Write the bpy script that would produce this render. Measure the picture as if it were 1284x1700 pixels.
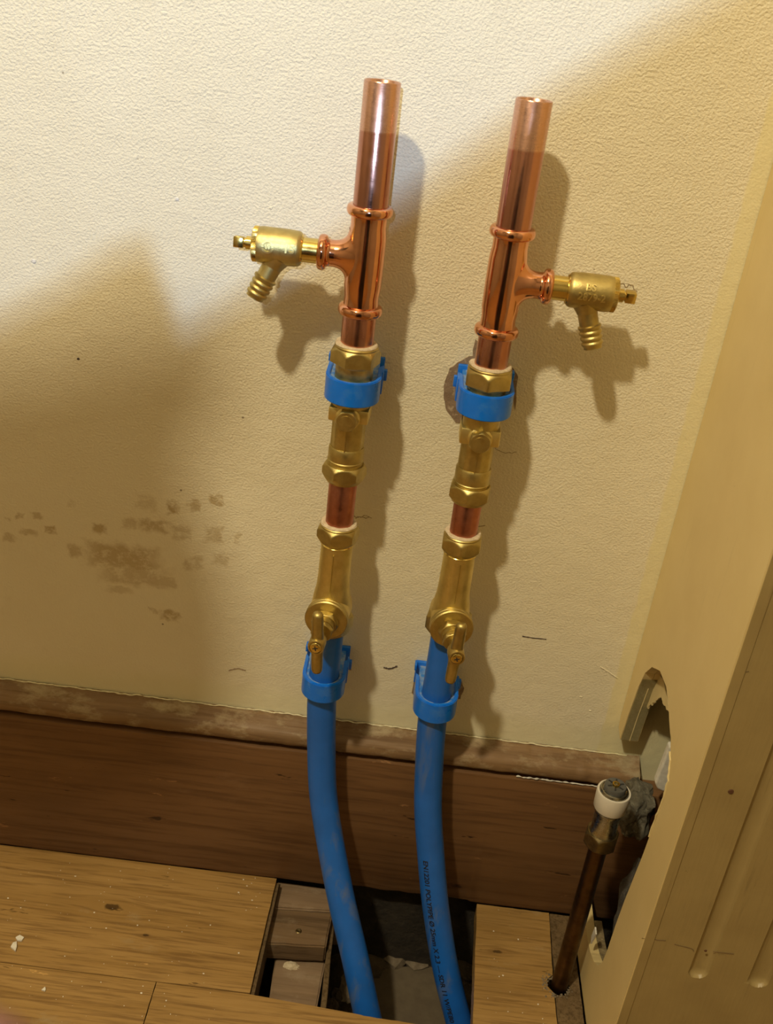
import bpy, bmesh, math, random
from mathutils import Vector, Matrix, noise
random.seed(7)
for o in list(bpy.data.objects): bpy.data.objects.remove(o)
SC = bpy.context.scene; COL = SC.collection
PI = math.pi

# ------------------------------------------------------------------ camera
FPX, CX, CY = 1700.0, 642.0, 850.0
PITCH, ROLL = math.radians(28), math.radians(7)
CAM = Vector((0, -.753, .82))
FW = Vector((0, math.cos(PITCH), -math.sin(PITCH)))
V0 = Vector((0, math.sin(PITCH), math.cos(PITCH)))
RT = Vector((1, 0, 0))*math.cos(ROLL) + V0*math.sin(ROLL)
UP = Vector((-1, 0, 0))*math.sin(ROLL) + V0*math.cos(ROLL)
cd = bpy.data.cameras.new('camera'); cam = bpy.data.objects.new('camera', cd); COL.objects.link(cam)
cam.matrix_world = Matrix((( RT.x, UP.x, -FW.x, CAM.x), (RT.y, UP.y, -FW.y, CAM.y), (RT.z, UP.z, -FW.z, CAM.z), (0, 0, 0, 1)))
cd.sensor_fit = 'HORIZONTAL'; cd.sensor_width = 36; cd.lens = FPX/1284*36
cd.clip_start = .01
cd.dof.use_dof = True; cd.dof.focus_distance = .84; cd.dof.aperture_fstop = 16
SC.camera = cam

# ------------------------------------------------------------------ world, lights, exposure
w = bpy.data.worlds.new('world'); SC.world = w; w.use_nodes = True
w.node_tree.nodes['Background'].inputs[0].default_value = (.55, .42, .27, 1)
w.node_tree.nodes['Background'].inputs[1].default_value = .06
SC.view_settings.view_transform = 'Standard'; SC.view_settings.look = 'None'
SC.view_settings.gamma = 1; SC.view_settings.use_curve_mapping = False
SC.view_settings.exposure = 0.0

def light(name, kind, loc, power, color, radius=.05, target=None, **kw):
    l = bpy.data.lights.new(name, kind); l.energy = power; l.color = color
    if kind in ('POINT', 'SPOT'): l.shadow_soft_size = radius
    o = bpy.data.objects.new(name, l); COL.objects.link(o); o.location = loc
    if target is not None:
        o.rotation_euler = (Vector(target)-Vector(loc)).to_track_quat('-Z', 'Y').to_euler()
    for k, v in kw.items(): setattr(l, k, v)
    return o
WARM = (-.50, -1.02, 1.95)
HEAD = Vector((-.035, -1.12, .95))
light('warm_room_lamp', 'POINT', WARM, 86, (1, .87, .60), .04)
for k_, (dz_, pw_) in enumerate(((0, 23), (.0065, 12))):
    light('head_torch_led', 'SPOT', HEAD+Vector((0, 0, dz_)), pw_, (.42, .63, 1.0), .0032, target=(-.05, 0, .86), spot_size=math.radians(62), spot_blend=.7)

# ------------------------------------------------------------------ pixel helpers
def ray(x, y): return FW + RT*((x-CX)/FPX) - UP*((y-CY)/FPX)
def at(x, y, ax, v):
    d = ray(x, y); t = (v-CAM[ax])/d[ax]; return CAM + d*t
def zat(X, Y, py):                       # height of the point above (X, Y) that is seen at row py
    k = -(py-CY)/FPX
    q = Vector((X, Y, 0))-CAM
    # (q+z e)·UP = k (q+z e)·FW
    return (k*q.dot(FW)-q.dot(UP))/(UP.z-k*FW.z)

# ------------------------------------------------------------------ object helpers
def tag(o, label=None, cat=None, group=None, kind=None):
    if label: o['label'] = label
    if cat: o['category'] = cat
    if group: o['group'] = group
    if kind: o['kind'] = kind
    return o
def thing(name, label, cat, loc=(0, 0, 0), rz=0, group=None):
    o = bpy.data.objects.new(name, None); COL.objects.link(o); o.location = loc; o.rotation_euler = (0, 0, rz)
    o.empty_display_size = .02
    return tag(o, label, cat, group)
def obj(name, bm, mat, parent=None, smooth=35):
    me = bpy.data.meshes.new(name)
    if smooth is not None:
        for f in bm.faces: f.smooth = True
    bm.normal_update(); bm.to_mesh(me); bm.free()
    if smooth is not None: me.set_sharp_from_angle(angle=math.radians(smooth))
    me.materials.append(mat)
    o = bpy.data.objects.new(name, me); COL.objects.link(o)
    if parent is not None: o.parent = parent
    return o
def frame(origin, zdir, xdir=(1, 0, 0)):
    z = Vector(zdir).normalized(); x = Vector(xdir); x = (x-z*x.dot(z))
    if x.length < 1e-4: x = Vector((0, 1, 0)); x = x-z*x.dot(z)
    x.normalize(); y = z.cross(x)
    m = Matrix((x, y, z)).transposed().to_4x4(); m.translation = Vector(origin); return m
ID = Matrix.Identity(4)
def lathe(bm, prof, M=ID, n=48, rf=None, caps=True):
    """prof = [(r, z)]; rf(phi, r, z) -> r"""
    rings = []
    for r, z in prof:
        ring = []
        for i in range(n):
            a = 2*PI*i/n; rr = rf(a, r, z) if rf else r
            ring.append(bm.verts.new(M @ Vector((rr*math.cos(a), rr*math.sin(a), z))))
        rings.append(ring)
    for a, b in zip(rings, rings[1:]):
        for i in range(n):
            j = (i+1) % n
            bm.faces.new((a[i], a[j], b[j], b[i]))
    if caps:
        bm.faces.new(list(reversed(rings[0]))); bm.faces.new(rings[-1])
    return rings
def hollow(bm, prof_out, prof_in, M=ID, n=48):
    """closed section: outer profile up, then inner profile down"""
    prof = list(prof_out)+list(reversed(prof_in))
    rings = lathe(bm, prof, M, n, caps=False)
    a, b = rings[-1], rings[0]
    for i in range(n):
        j = (i+1) % n; bm.faces.new((a[i], a[j], b[j], b[i]))
def hexnut(bm, z0, z1, af, M=ID, ch=.0016, rot=0, n=72, ends=(1, 1), bore=None):
    """hexagonal nut with chamfered (scalloped) corners"""
    ri = af/2; ro = ri/math.cos(PI/6)
    zs = [z0, z0+ch*.4, z0+ch*.8, z0+ch*1.3, z0+ch*1.9, z0+ch*2.4]
    zs = zs+[z0+z1-z for z in reversed(zs)]
    def rf(a, r, z):
        b = ((a+rot+PI/6) % (PI/3))-PI/6
        h = ri/math.cos(b)
        d0 = z-z0 if ends[0] else 1; d1 = z1-z if ends[1] else 1
        d = min(d0, d1)
        return min(h, ri*.97+d*(ro-ri*.97)/(ch*2.0))
    lathe(bm, [(1, z) for z in zs], M, n, rf)
def bead(zc, rb, h, r0, k=9):
    """profile points of a rolled bead around zc of outer radius rb, height h, sitting on r0"""
    return [(r0+(rb-r0)*math.sqrt(max(0, math.cos(t)))if abs(t) < PI/2 else r0, zc+h/2*math.sin(t)) for t in [(-PI/2+PI*i/(k-1)) for i in range(k)]]
def box(bm, c, s, M=ID, bev=0, seg=2):
    r = bmesh.ops.create_cube(bm, size=1)
    vs = r['verts']
    for v in vs: v.co = Vector((v.co.x*s[0]+c[0], v.co.y*s[1]+c[1], v.co.z*s[2]+c[2]))
    if bev:
        es = {e for v in vs for e in v.link_edges}
        r2 = bmesh.ops.bevel(bm, geom=list(es), offset=bev, segments=seg, affect='EDGES', profile=.5)
        vs = list({v for v in vs if v.is_valid} | {v for v in r2['verts'] if v.is_valid})
    for v in vs: v.co = M @ v.co
    return vs
def tube(bm, pts, r, n=24, caps=True):
    pts = [Vector(p) for p in pts]; rad = r if isinstance(r, (list, tuple)) else [r]*len(pts)
    rings = []; x = None
    for i, p in enumerate(pts):
        t = (pts[min(i+1, len(pts)-1)]-pts[max(i-1, 0)]).normalized()
        if x is None:
            x = Vector((1, 0, 0)); 
            if abs(t.x) > .9: x = Vector((0, 0, 1))
        x = (x-t*x.dot(t)).normalized(); y = t.cross(x)
        rings.append([bm.verts.new(p+(x*math.cos(2*PI*k/n)+y*math.sin(2*PI*k/n))*rad[i]) for k in range(n)])
    for a, b in zip(rings, rings[1:]):
        for i in range(n):
            j = (i+1) % n; bm.faces.new((a[i], a[j], b[j], b[i]))
    if caps: bm.faces.new(list(reversed(rings[0]))); bm.faces.new(rings[-1])
def spline(pts, k=8):
    pts = [Vector(p) for p in pts]; out = []
    P = [pts[0]*2-pts[1]]+pts+[pts[-1]*2-pts[-2]]
    for i in range(1, len(P)-2):
        a, b, c, d = P[i-1:i+3]
        for j in range(k):
            t = j/k; out.append(.5*((2*b)+(c-a)*t+(2*a-5*b+4*c-d)*t*t+(3*b-a-3*c+d)*t**3))
    return out+[pts[-1]]
def prism(bm, poly, v, M=ID, bev=0):
    """poly: list of 3D points (planar); v: extrusion vector"""
    a = [bm.verts.new(M @ Vector(p)) for p in poly]
    f = bm.faces.new(a)
    r = bmesh.ops.extrude_face_region(bm, geom=[f])
    nv = [e for e in r['geom'] if isinstance(e, bmesh.types.BMVert)]
    V = M.to_3x3() @ Vector(v)
    for q in nv: q.co += V
    bmesh.ops.recalc_face_normals(bm, faces=bm.faces)
    if bev:
        es = {e for q in a+nv for e in q.link_edges if len(e.link_faces) == 2 and e.calc_face_angle(0) > .5}
        bmesh.ops.bevel(bm, geom=list(es), offset=bev, segments=2, affect='EDGES', profile=.5)
def new(): return bmesh.new()
def wob(v, s, a, seed=0): 
    q = Vector(v)*s+Vector((seed*3.1, seed*1.7, seed)); return noise.noise_vector(q)*a

# ------------------------------------------------------------------ materials
class NT:
    def __init__(s, name):
        s.m = bpy.data.materials.new(name); s.m.use_nodes = True; s.t = s.m.node_tree; s.b = s.t.nodes['Principled BSDF']
        s.tc = s.t.nodes.new('ShaderNodeTexCoord')
    def n(s, kind, **kw):
        x = s.t.nodes.new(kind)
        for k, v in kw.items(): setattr(x, k, v)
        return x
    def l(s, a, b): s.t.links.new(a, b)
    def inp(s, sock, v):
        if isinstance(v, bpy.types.NodeSocket): s.l(v, sock)
        else: sock.default_value = v
    def map(s, scale=(1, 1, 1), loc=(0, 0, 0), src=None, rot=(0, 0, 0)):
        m = s.n('ShaderNodeMapping'); s.l(src or s.tc.outputs['Object'], m.inputs[0])
        m.inputs['Location'].default_value = loc; m.inputs['Scale'].default_value = scale; m.inputs['Rotation'].default_value = rot
        return m.outputs[0]
    def noise(s, scale, detail=4, rough=.55, vec=None, dist=0):
        x = s.n('ShaderNodeTexNoise'); x.inputs['Scale'].default_value = scale; x.inputs['Detail'].default_value = detail
        x.inputs['Roughness'].default_value = rough; x.inputs['Distortion'].default_value = dist
        s.l(vec if vec is not None else s.tc.outputs['Object'], x.inputs['Vector']); return x.outputs['Fac']
    def rng(s, v, a, b, c=0, d=1, smooth=False):
        x = s.n('ShaderNodeMapRange'); 
        if smooth: x.interpolation_type = 'SMOOTHSTEP'
        s.inp(x.inputs[0], v)
        for i, q in enumerate((a, b, c, d)): x.inputs[1+i].default_value = q
        return x.outputs[0]
    def mix(s, f, a, b, mode='MIX'):
        x = s.n('ShaderNodeMix', data_type='RGBA', blend_type=mode); s.inp(x.inputs[0], f)
        for sock, v in ((x.inputs[6], a), (x.inputs[7], b)):
            if isinstance(v, bpy.types.NodeSocket): s.l(v, sock)
            else: sock.default_value = (*v, 1) if len(v) == 3 else v
        return x.outputs[2]
    def math(s, op, a, b=0, c=0):
        x = s.n('ShaderNodeMath', operation=op); s.inp(x.inputs[0], a); s.inp(x.inputs[1], b)
        if op in ('MULTIPLY_ADD', 'SMOOTH_MAX', 'SMOOTH_MIN', 'COMPARE'): s.inp(x.inputs[2], c)
        return x.outputs[0]
    def bump(s, h, strength, dist, prev=None):
        x = s.n('ShaderNodeBump'); s.l(h, x.inputs['Height']); x.inputs['Strength'].default_value = strength
        x.inputs['Distance'].default_value = dist
        if prev is not None: s.l(prev, x.inputs['Normal'])
        return x.outputs[0]
    def out(s, col=None, rough=None, metal=None, normal=None, **kw):
        for k, v in (('Base Color', col), ('Roughness', rough), ('Metallic', metal)):
            if v is None: continue
            if isinstance(v, (tuple, list)): v = (*v, 1)
            s.inp(s.b.inputs[k], v)
        if normal is not None: s.l(normal, s.b.inputs['Normal'])
        for k, v in kw.items(): s.inp(s.b.inputs[k.replace('_', ' ')], v)
        return s.m
    def sep(s, v=None):
        x = s.n('ShaderNodeSeparateXYZ'); s.l(v or s.tc.outputs['Object'], x.inputs[0]); return x.outputs

def metal(name, c1, c2, rough=(.2, .35), nscale=60, bump=.1, bscale=900, dirt=None, dirt_amt=.5, stretch=(1, 1, 1)):
    m = NT(name); v = m.map(stretch)
    n1 = m.noise(nscale, 5, .6, v); n2 = m.noise(nscale*.35, 3, .5)
    col = m.mix(m.rng(n1, .35, .68), c1, c2)
    if dirt: col = m.mix(m.math('MULTIPLY', m.rng(n2, .52, .7), dirt_amt), col, dirt)
    r = m.rng(m.noise(nscale*1.7, 4, .6, v), .3, .7, rough[0], rough[1])
    nb = m.bump(m.noise(bscale, 3, .6, v), bump, .0004)
    return m.out(col, r, 1.0, nb)
COPPER = metal('polished_copper', (.84, .43, .25), (.72, .34, .20), (.07, .15), 70, .04, 500, (.42, .18, .11), .6)
BRASS = metal('cast_brass', (.60, .48, .19), (.47, .37, .14), (.34, .48), 120, .28, 1800, (.28, .19, .07), .5)
SATIN = metal('satin_brass', (.80, .65, .27), (.64, .51, .19), (.38, .50), 70, .15, 1200, (.40, .28, .10), .5)
BRASS_MACH = metal('machined_brass', (.80, .62, .20), (.66, .49, .15), (.12, .24), 90, .05, 900, (.42, .28, .09), .5)
BRASS_OLD = metal('dull_brass', (.24, .18, .085), (.12, .09, .045), (.35, .55), 130, .3, 900, (.05, .04, .025), .8)
CHROME_DIRTY = metal('dirty_chrome', (.45, .44, .38), (.30, .29, .24), (.2, .4), 150, .1, 900, (.10, .09, .06), .7)
COPPER_OLD = metal('brown_copper', (.13, .075, .03), (.085, .045, .02), (.30, .50), 90, .15, 700, (.03, .02, .01), .7)
def tube_mat():
    m = NT('copper_tube'); X = m.sep()
    base = m.mix(m.rng(m.noise(60, 5, .6, m.map((1, 1, .25))), .35, .7), (.56, .28, .20), (.42, .19, .14))
    base = m.mix(m.math('MULTIPLY', m.rng(m.noise(420, 3, .6), .6, .75), .5), base, (.40, .16, .10))
    sc = m.noise(1500, 2, .5, m.map((.15, .15, 1)))
    clean = m.rng(m.math('ADD', X[2], m.math('MULTIPLY', m.noise(30, 1), .003)), -.030, -.0285)
    col = m.mix(clean, base, m.mix(sc, (.74, .45, .34), (.56, .32, .24)))
    r = m.math('ADD', m.rng(m.noise(90, 4), .3, .7, .14, .26), m.math('MULTIPLY', clean, .08))
    nb = m.bump(sc, .12, .0003)
    return m.out(col, r, 1.0, nb)
TUBE = tube_mat()
TUBE_BROWN = metal('browned_copper', (.58, .28, .19), (.44, .19, .13), (.16, .30), 110, .08, 900, (.70, .45, .34), .4, (1, 1, .3))
TUBE_DULL = metal('tarnished_copper', (.50, .20, .13), (.40, .15, .095), (.28, .42), 140, .15, 900, (.55, .30, .22), .4)
def plastic(name, c, c2, rough=.35, nscale=60, dust=None, amt=.4, stretch=(1, 1, 1), dr=(.5, .7)):
    m = NT(name); col = m.mix(m.rng(m.noise(nscale, 4), .35, .7), c, c2)
    if dust: col = m.mix(m.math('MULTIPLY', m.rng(m.noise(nscale*1.3, 5, .65, m.map(stretch)), *dr), amt), col, dust)
    return m.out(col, m.rng(m.noise(nscale*2, 3), .3, .7, rough*.85, rough*1.25), 0.0, m.bump(m.noise(400, 2), .05, .0005))
BLUE = plastic('blue_plastic', (.003, .165, .78), (.003, .145, .70), .30, 60, (.10, .28, .62), .35)
BLUE_PIPE = plastic('blue_pipe_plastic', (.012, .130, .56), (.010, .112, .48), .42, 40, (.15, .18, .22), .75, (1, 1, .12), (.52, .70))
BLUE_DUSTY = plastic('dusty_blue_plastic', (.03, .20, .62), (.01, .16, .58), .5, 120, (.34, .40, .46), .7, dr=(.42, .62))
WHITE_PL = plastic('white_plastic', (.62, .58, .50), (.56, .52, .44), .35, 60)
GREY_PL = plastic('grey_plastic', (.10, .10, .095), (.07, .07, .065), .35, 80)
BLACK_INK = NT('black_ink').out((.01, .012, .02), .6)
DARK = NT('dark_board').out((.02, .02, .022), .6)
def rough_mat(name, c1, c2, scale=80, b=.5, dist=.002, rough=.9, c3=None):
    m = NT(name); col = m.mix(m.rng(m.noise(scale, 6, .65), .35, .65), c1, c2)
    if c3: col = m.mix(m.rng(m.noise(scale*2.3, 4, .6), .58, .66), col, c3)
    return m.out(col, rough, 0.0, m.bump(m.noise(scale*2, 6, .7), b, dist))
PUTTY = rough_mat('jointing_paste', (.68, .58, .42), (.50, .40, .26), 400, .6, .0008)
FOUND = rough_mat('dark_footing', (.045, .034, .022), (.02, .015, .010), 40, .9, .005)
SOIL = rough_mat('dry_soil', (.115, .085, .052), (.05, .036, .022), 50, .8, .004, .95, (.16, .12, .075))
STONE = rough_mat('stone', (.22, .175, .12), (.13, .10, .065), 120, .5, .001)
CONCRETE = rough_mat('dusty_slab', (.13, .10, .062), (.10, .075, .047), 60, .4, .001)
PLASTER = rough_mat('white_plaster', (.75, .72, .64), (.62, .58, .50), 200, .4, .0006)
GREY_CEM = rough_mat('grey_dusty_mortar', (.17, .155, .115), (.09, .08, .055), 90, .9, .003, .95, (.20, .19, .14))
DUST = rough_mat('dark_dust', (.11, .10, .085), (.07, .062, .052), 120, .9, .003, .95, (.13, .12, .10))
SCAR = rough_mat('bare_brown_plaster', (.30, .215, .14), (.22, .15, .095), 90, .8, .0015, .9, (.42, .33, .23))
CUTWOOD = rough_mat('painted_cut_edge', (.56, .49, .27), (.48, .42, .22), 300, .6, .0006, .75)
LIP = rough_mat('dirty_cut_edge', (.26, .20, .10), (.15, .11, .055), 150, .6, .0008, .8, (.36, .30, .16))
PEEL = rough_mat('peeling_paint', (.70, .58, .30), (.62, .50, .25), 60, .4, .001, .6)

def wall_mat():
    m = NT('cream_wall_paint'); X = m.sep()
    # patches of stain: rows of dabs left by a cloth
    P = m.tc.outputs['Object']
    nz = m.n('ShaderNodeTexNoise'); nz.inputs['Scale'].default_value = 120; nz.inputs['Detail'].default_value = 3; m.l(P, nz.inputs['Vector'])
    pv = m.n('ShaderNodeVectorMath', operation='MULTIPLY_ADD'); m.l(nz.outputs['Color'], pv.inputs[0]); pv.inputs[1].default_value = (.015, 0, .012); m.l(P, pv.inputs[2])
    PX = m.sep(pv.outputs[0])
    dabs = [(288, 842, 10, 10, .9), (325, 840, 10, 9, .7), (360, 830, 11, 8, .8), (243, 835, 16, 12, .35), (255, 873, 26, 11, .7), (165, 877, 13, 8, .8),
            (82, 879, 9, 6, .8), (47, 884, 12, 5, .6), (15, 892, 10, 6, .5), (62, 856, 8, 6, .6), (35, 857, 7, 5, .6), (10, 860, 7, 3, .5),
            (355, 888, 15, 14, .55), (394, 893, 6, 8, .5), (320, 936, 14, 12, .55), (365, 930, 14, 9, .45), (283, 1022, 15, 9, .8), (258, 1013, 10, 4, .5),
            (275, 965, 18, 10, .5), (205, 925, 62, 22, .75), (125, 915, 14, 11, .6), (225, 955, 58, 18, .55), (200, 980, 22, 6, .4), (300, 885, 14, 12, .5), (215, 870, 12, 10, .5), (120, 838, 8, 5, .3)]
    tot = None
    for px, py, hw, hh, a in dabs:
        c = at(px, py, 1, 0); k = .49e-3
        dx = m.math('DIVIDE', m.math('ABSOLUTE', m.math('SUBTRACT', PX[0], c.x+.0075)), hw*k)
        dz = m.math('DIVIDE', m.math('ABSOLUTE', m.math('SUBTRACT', PX[2], c.z+.006)), hh*k*1.15)
        q = m.rng(m.math('MAXIMUM', dx, dz), 1.35, .60, 0, min(1, a*1.1), True)
        tot = q if tot is None else m.math('MAXIMUM', tot, q)
    streak = m.rng(m.noise(110, 5, .75, m.map((.7, 1, 1))), .34, .52)
    mask = m.math('MULTIPLY', m.math('MULTIPLY', tot, streak), .85)
    base = m.mix(m.rng(m.noise(7, 4), .35, .7), (.76, .70, .53), (.72, .655, .48))
    base = m.mix(m.math('MULTIPLY', m.rng(m.noise(22, 5, .7), .58, .72), .16), base, (.50, .42, .26))
    # band of yellower paint cut in along the casing
    edge = m.rng(m.math('ADD', X[0], m.math('MULTIPLY', m.noise(40, 2), .006)), .2245, .2265)
    base = m.mix(m.math('MULTIPLY', edge, .65), base, (.74, .66, .36))
    # slightly greener, smoother old paint just above the moulding
    low = m.rng(m.math('ADD', X[2], m.math('MULTIPLY', m.noise(15, 2), .02)), .222, .238, 1, 0)
    base = m.mix(m.math('MULTIPLY', low, .45), base, (.70, .66, .42))
    col = m.mix(mask, base, (.40, .29, .13))
    # dirt specks
    vo = m.n('ShaderNodeTexVoronoi'); vo.inputs['Scale'].default_value = 45; m.l(P, vo.inputs['Vector'])
    sp = m.math('MULTIPLY', m.rng(vo.outputs['Distance'], .035, .05, 1, 0), m.rng(m.noise(9, 2), .56, .6))
    col = m.mix(m.math('MULTIPLY', sp, .7), col, (.12, .08, .045))
    h = m.noise(500, 1.3, .5, m.map((1, 1, 1.15)), .35)
    h2 = m.noise(60, 3, .5)
    stren = m.bump(h2, .20, .004)
    nb = m.n('ShaderNodeBump'); nb.inputs['Distance'].default_value = .0022
    m.l(h, nb.inputs['Height']); m.l(stren, nb.inputs['Normal'])
    m.l(m.math('MULTIPLY', m.math('SUBTRACT', 1.0, m.math('MULTIPLY', m.math('MAXIMUM', edge, low), .6)), m.rng(X[2], .25, .75, .22, .50)), nb.inputs['Strength'])
    return m.out(col, .55, 0.0, nb.outputs[0], Specular_IOR_Level=.35)
WALL = wall_mat()
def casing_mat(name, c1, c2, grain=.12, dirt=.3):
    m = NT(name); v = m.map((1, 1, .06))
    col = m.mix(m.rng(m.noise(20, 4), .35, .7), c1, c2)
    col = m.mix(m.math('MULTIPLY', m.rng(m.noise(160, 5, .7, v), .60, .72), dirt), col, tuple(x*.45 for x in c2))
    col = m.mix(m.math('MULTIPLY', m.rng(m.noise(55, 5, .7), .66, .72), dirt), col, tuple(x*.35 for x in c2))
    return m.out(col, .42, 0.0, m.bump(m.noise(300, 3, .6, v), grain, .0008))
CASING = casing_mat('cream_gloss_paint', (.70, .555, .27), (.66, .515, .24), .10, .12)
CASING_DARK = casing_mat('darker_cream_paint', (.35, .26, .108), (.30, .218, .088), .3, .45)  # darker cream base with more dirt streaks, for the casing front

def wood(name, c1, c2, dark, scale=1.0, rough=.45, knots=(), axis='x', patch=None, bump=.25, contrast=1.0, ticks=0):
    m = NT(name); P = m.tc.outputs['Object']
    oi = m.n('ShaderNodeObjectInfo')
    X = m.sep()
    st = (.05, 1, 1) if axis == 'x' else (1, .05, 1) if axis == 'y' else (1, 1, .05)
    yy = X[1]
    kd = None
    for kx, ky, kr in knots:
        a = m.math('DIVIDE', m.math('SUBTRACT', X[0], kx), kr*2.6); b = m.math('DIVIDE', m.math('SUBTRACT', X[1], ky), kr)
        b2 = m.math('ADD', b, m.math('DIVIDE', m.math('SUBTRACT', X[2], 0), kr*1e6))
        d = m.math('SQRT', m.math('ADD', m.math('MULTIPLY', a, a), m.math('MULTIPLY', b2, b2)))
        g = m.rng(d, 0, 2.6, 1, 0, True)
        yy = m.math('ADD', yy, m.math('MULTIPLY', m.math('MULTIPLY', g, b), -kr*.8))
        kk = m.math('MULTIPLY', m.rng(m.math('ADD', d, m.math('MULTIPLY', m.noise(160, 4), .9)), .75, 1.0, 1, 0), 1)
        kd = kk if kd is None else m.math('MAXIMUM', kd, kk)
    cb = m.n('ShaderNodeCombineXYZ'); m.l(X[0], cb.inputs[0]); m.l(yy, cb.inputs[1]); m.l(X[2], cb.inputs[2])
    off = m.n('ShaderNodeVectorMath', operation='ADD'); m.l(cb.outputs[0], off.inputs[0])
    mp = m.map(st, src=off.outputs[0]); m.l(oi.outputs['Random'], off.inputs[1])
    n1 = m.noise(330*scale, 4, .6, mp, .25); n2 = m.noise(75*scale, 4, .6, mp, .5); n3 = m.noise(9, 3)
    col = m.mix(m.rng(n2, .35, .65), c1, c2)
    col = m.mix(m.math('MULTIPLY', m.rng(n1, .48, .64), .62*contrast), col, dark)
    col = m.mix(m.math('MULTIPLY', m.rng(n3, .5, .75), .35), col, tuple(x*.6 for x in c2))
    if kd is not None: col = m.mix(m.math('MULTIPLY', kd, .85), col, tuple(x*.35 for x in dark))
    if ticks:
        tk = m.rng(m.noise(70, 4, .7, m.map((.22, 1, 1))), .665, .69); col = m.mix(m.math('MULTIPLY', tk, ticks), col, tuple(x*.4 for x in dark))
        tk = m.rng(m.noise(55, 5, .75, m.map((.25, 1, 1), (3, 1, 2))), .66, .70); col = m.mix(m.math('MULTIPLY', tk, ticks*.55), col, tuple(min(1, x*2.6) for x in c1))
    if patch: col = m.mix(m.rng(m.noise(patch[1], 6, .7, m.map((.5, 1, 1))), patch[2], patch[3]), col, patch[0])
    return m.out(col, m.rng(n1, .3, .7, rough*.8, rough*1.3), 0.0, m.bump(n1, bump, .0008), Specular_IOR_Level=.35)
k1 = at(180, 1505, 2, 0); k2 = at(243, 1553, 2, 0); k3 = at(825, 1580, 2, 0); k4 = at(100, 1500, 2, 0)
OAK = wood('oak_boards', (.37, .225, .078), (.30, .175, .054), (.14, .07, .019), 1, .42, [(k1.x+.004, k1.y, .0075), (k2.x, k2.y, .0028), (k3.x, k3.y, .004)], ticks=.8, patch=((.34, .24, .12), 28, .60, .75))
OAK_EDGE = wood('board_cut_edge', (.16, .105, .05), (.11, .07, .03), (.05, .03, .012), 1, .8, axis='z')
SKIRT = wood('stained_skirting', (.190, .098, .042), (.150, .074, .030), (.07, .032, .013), .6, .42, patch=((.19, .105, .052), 26, .60, .80), contrast=.8, ticks=.9)
MOULD = wood('worn_moulding', (.24, .145, .068), (.18, .105, .048), (.09, .045, .018), .8, .55, patch=((.34, .265, .155), 45, .50, .66), contrast=.7)
OLDWOOD = wood('old_timber', (.185, .115, .058), (.145, .09, .046), (.07, .042, .02), .7, .8, patch=((.22, .16, .10), 40, .55, .75))
OLDWOOD_PINK = wood('dusty_timber', (.26, .175, .105), (.21, .14, .085), (.12, .075, .04), .7, .85, patch=((.30, .22, .145), 60, .5, .7), contrast=.5)
ROOMPAINT = NT('room_paint').out((.34, .30, .22), .7)

# ------------------------------------------------------------------ the setting
XS = .2355                                                   # outer face of the casing's side board
def struct(name, bm, mat, smooth=None): return tag(obj(name, bm, mat, None, smooth), kind='structure')
bm = new(); prism(bm, [(-1.7, 0, .02), (.9, 0, .02), (.9, 0, 2.4), (-1.7, 0, 2.4)], (0, .1, 0)); wall = struct('wall_back', bm, WALL)
bm = new(); box(bm, (-.4, .05, -.13), (2.6, .1, .298)); struct('wall_foundation', bm, FOUND)
bm = new(); box(bm, (-1.75, -1.25, 1.1), (.1, 2.7, 2.6)); struct('wall_left', bm, ROOMPAINT)
bm = new(); box(bm, (.95, -1.25, 1.1), (.1, 2.7, 2.6)); struct('wall_right', bm, ROOMPAINT)
bm = new(); box(bm, (-.4, -2.55, 1.1), (2.6, .1, 2.6)); struct('wall_front', bm, ROOMPAINT)
bm = new(); box(bm, (-.4, -1.25, 2.45), (2.7, 2.7, .1)); struct('ceiling', bm, ROOMPAINT)

# scar of bare plaster round the upper right clip, chips and scuffs on the wall (parts of the wall)
def patch_obj(name, pix, mat, th=.0005, parent=wall, seed=0, jag=.0012, lab=None, sub=3):
    pts = [at(x, y, 1, 0) for x, y in pix]; out = []
    for i, p in enumerate(pts):
        q = pts[(i+1) % len(pts)]
        for j in range(sub): 
            v = p.lerp(q, j/sub); wv = wob(v, 260, jag, seed); out.append((v.x+wv.x, -.0001, v.z+wv.z))
    b = new(); prism(b, out, (0, -th, 0)); o = obj(name, b, mat, parent, None)
    if lab: o['label'] = lab
    return o
patch_obj('bare_patch', [(789, 562), (784, 590), (768, 597), (748, 612), (738, 632), (737, 660), (741, 682), (758, 700), (790, 706), (800, 640), (850, 640), (856, 680), (860, 625), (853, 612), (842, 602), (820, 590)], SCAR, .0005, seed=1, lab='brown bare plaster where paint was cut away')
patch_obj('bare_patch', [(690, 1118), (712, 1114), (765, 1126), (771, 1142), (764, 1160), (700, 1166), (684, 1150)], SCAR, .0005, seed=2, lab='brown bare plaster behind clip')
patch_obj('bare_patch', [(560, 1088), (583, 1096), (584, 1112), (560, 1110)], SCAR, .0004, seed=3, lab='small brown scrape')
MARK = NT('pencil_mark').out((.05, .035, .03), .7); SMUDGE = NT('faint_smudge').out((.30, .23, .14), .8); CRACK = NT('crack').out((.16, .10, .04), .8)
def scribble(pix, r, name='pencil_mark', mat=MARK, seed=0, jit=.0006):
    P = spline([at(x, y, 1, -.0001) for x, y in pix], 5)
    P = [p+Vector((wob(p, 500, jit, seed).x, 0, wob(p, 500, jit, seed+5).z)) for p in P]
    b = new(); tube(b, P, [r*(.5+.5*abs(math.sin(i*1.3+seed))) for i in range(len(P))], 6); return obj(name, b, mat, wall)
scribble([(868, 1056), (885, 1059), (908, 1061)], .00055, seed=1); scribble([(637, 1108), (648, 1110), (660, 1106)], .0008, seed=2)
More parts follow.
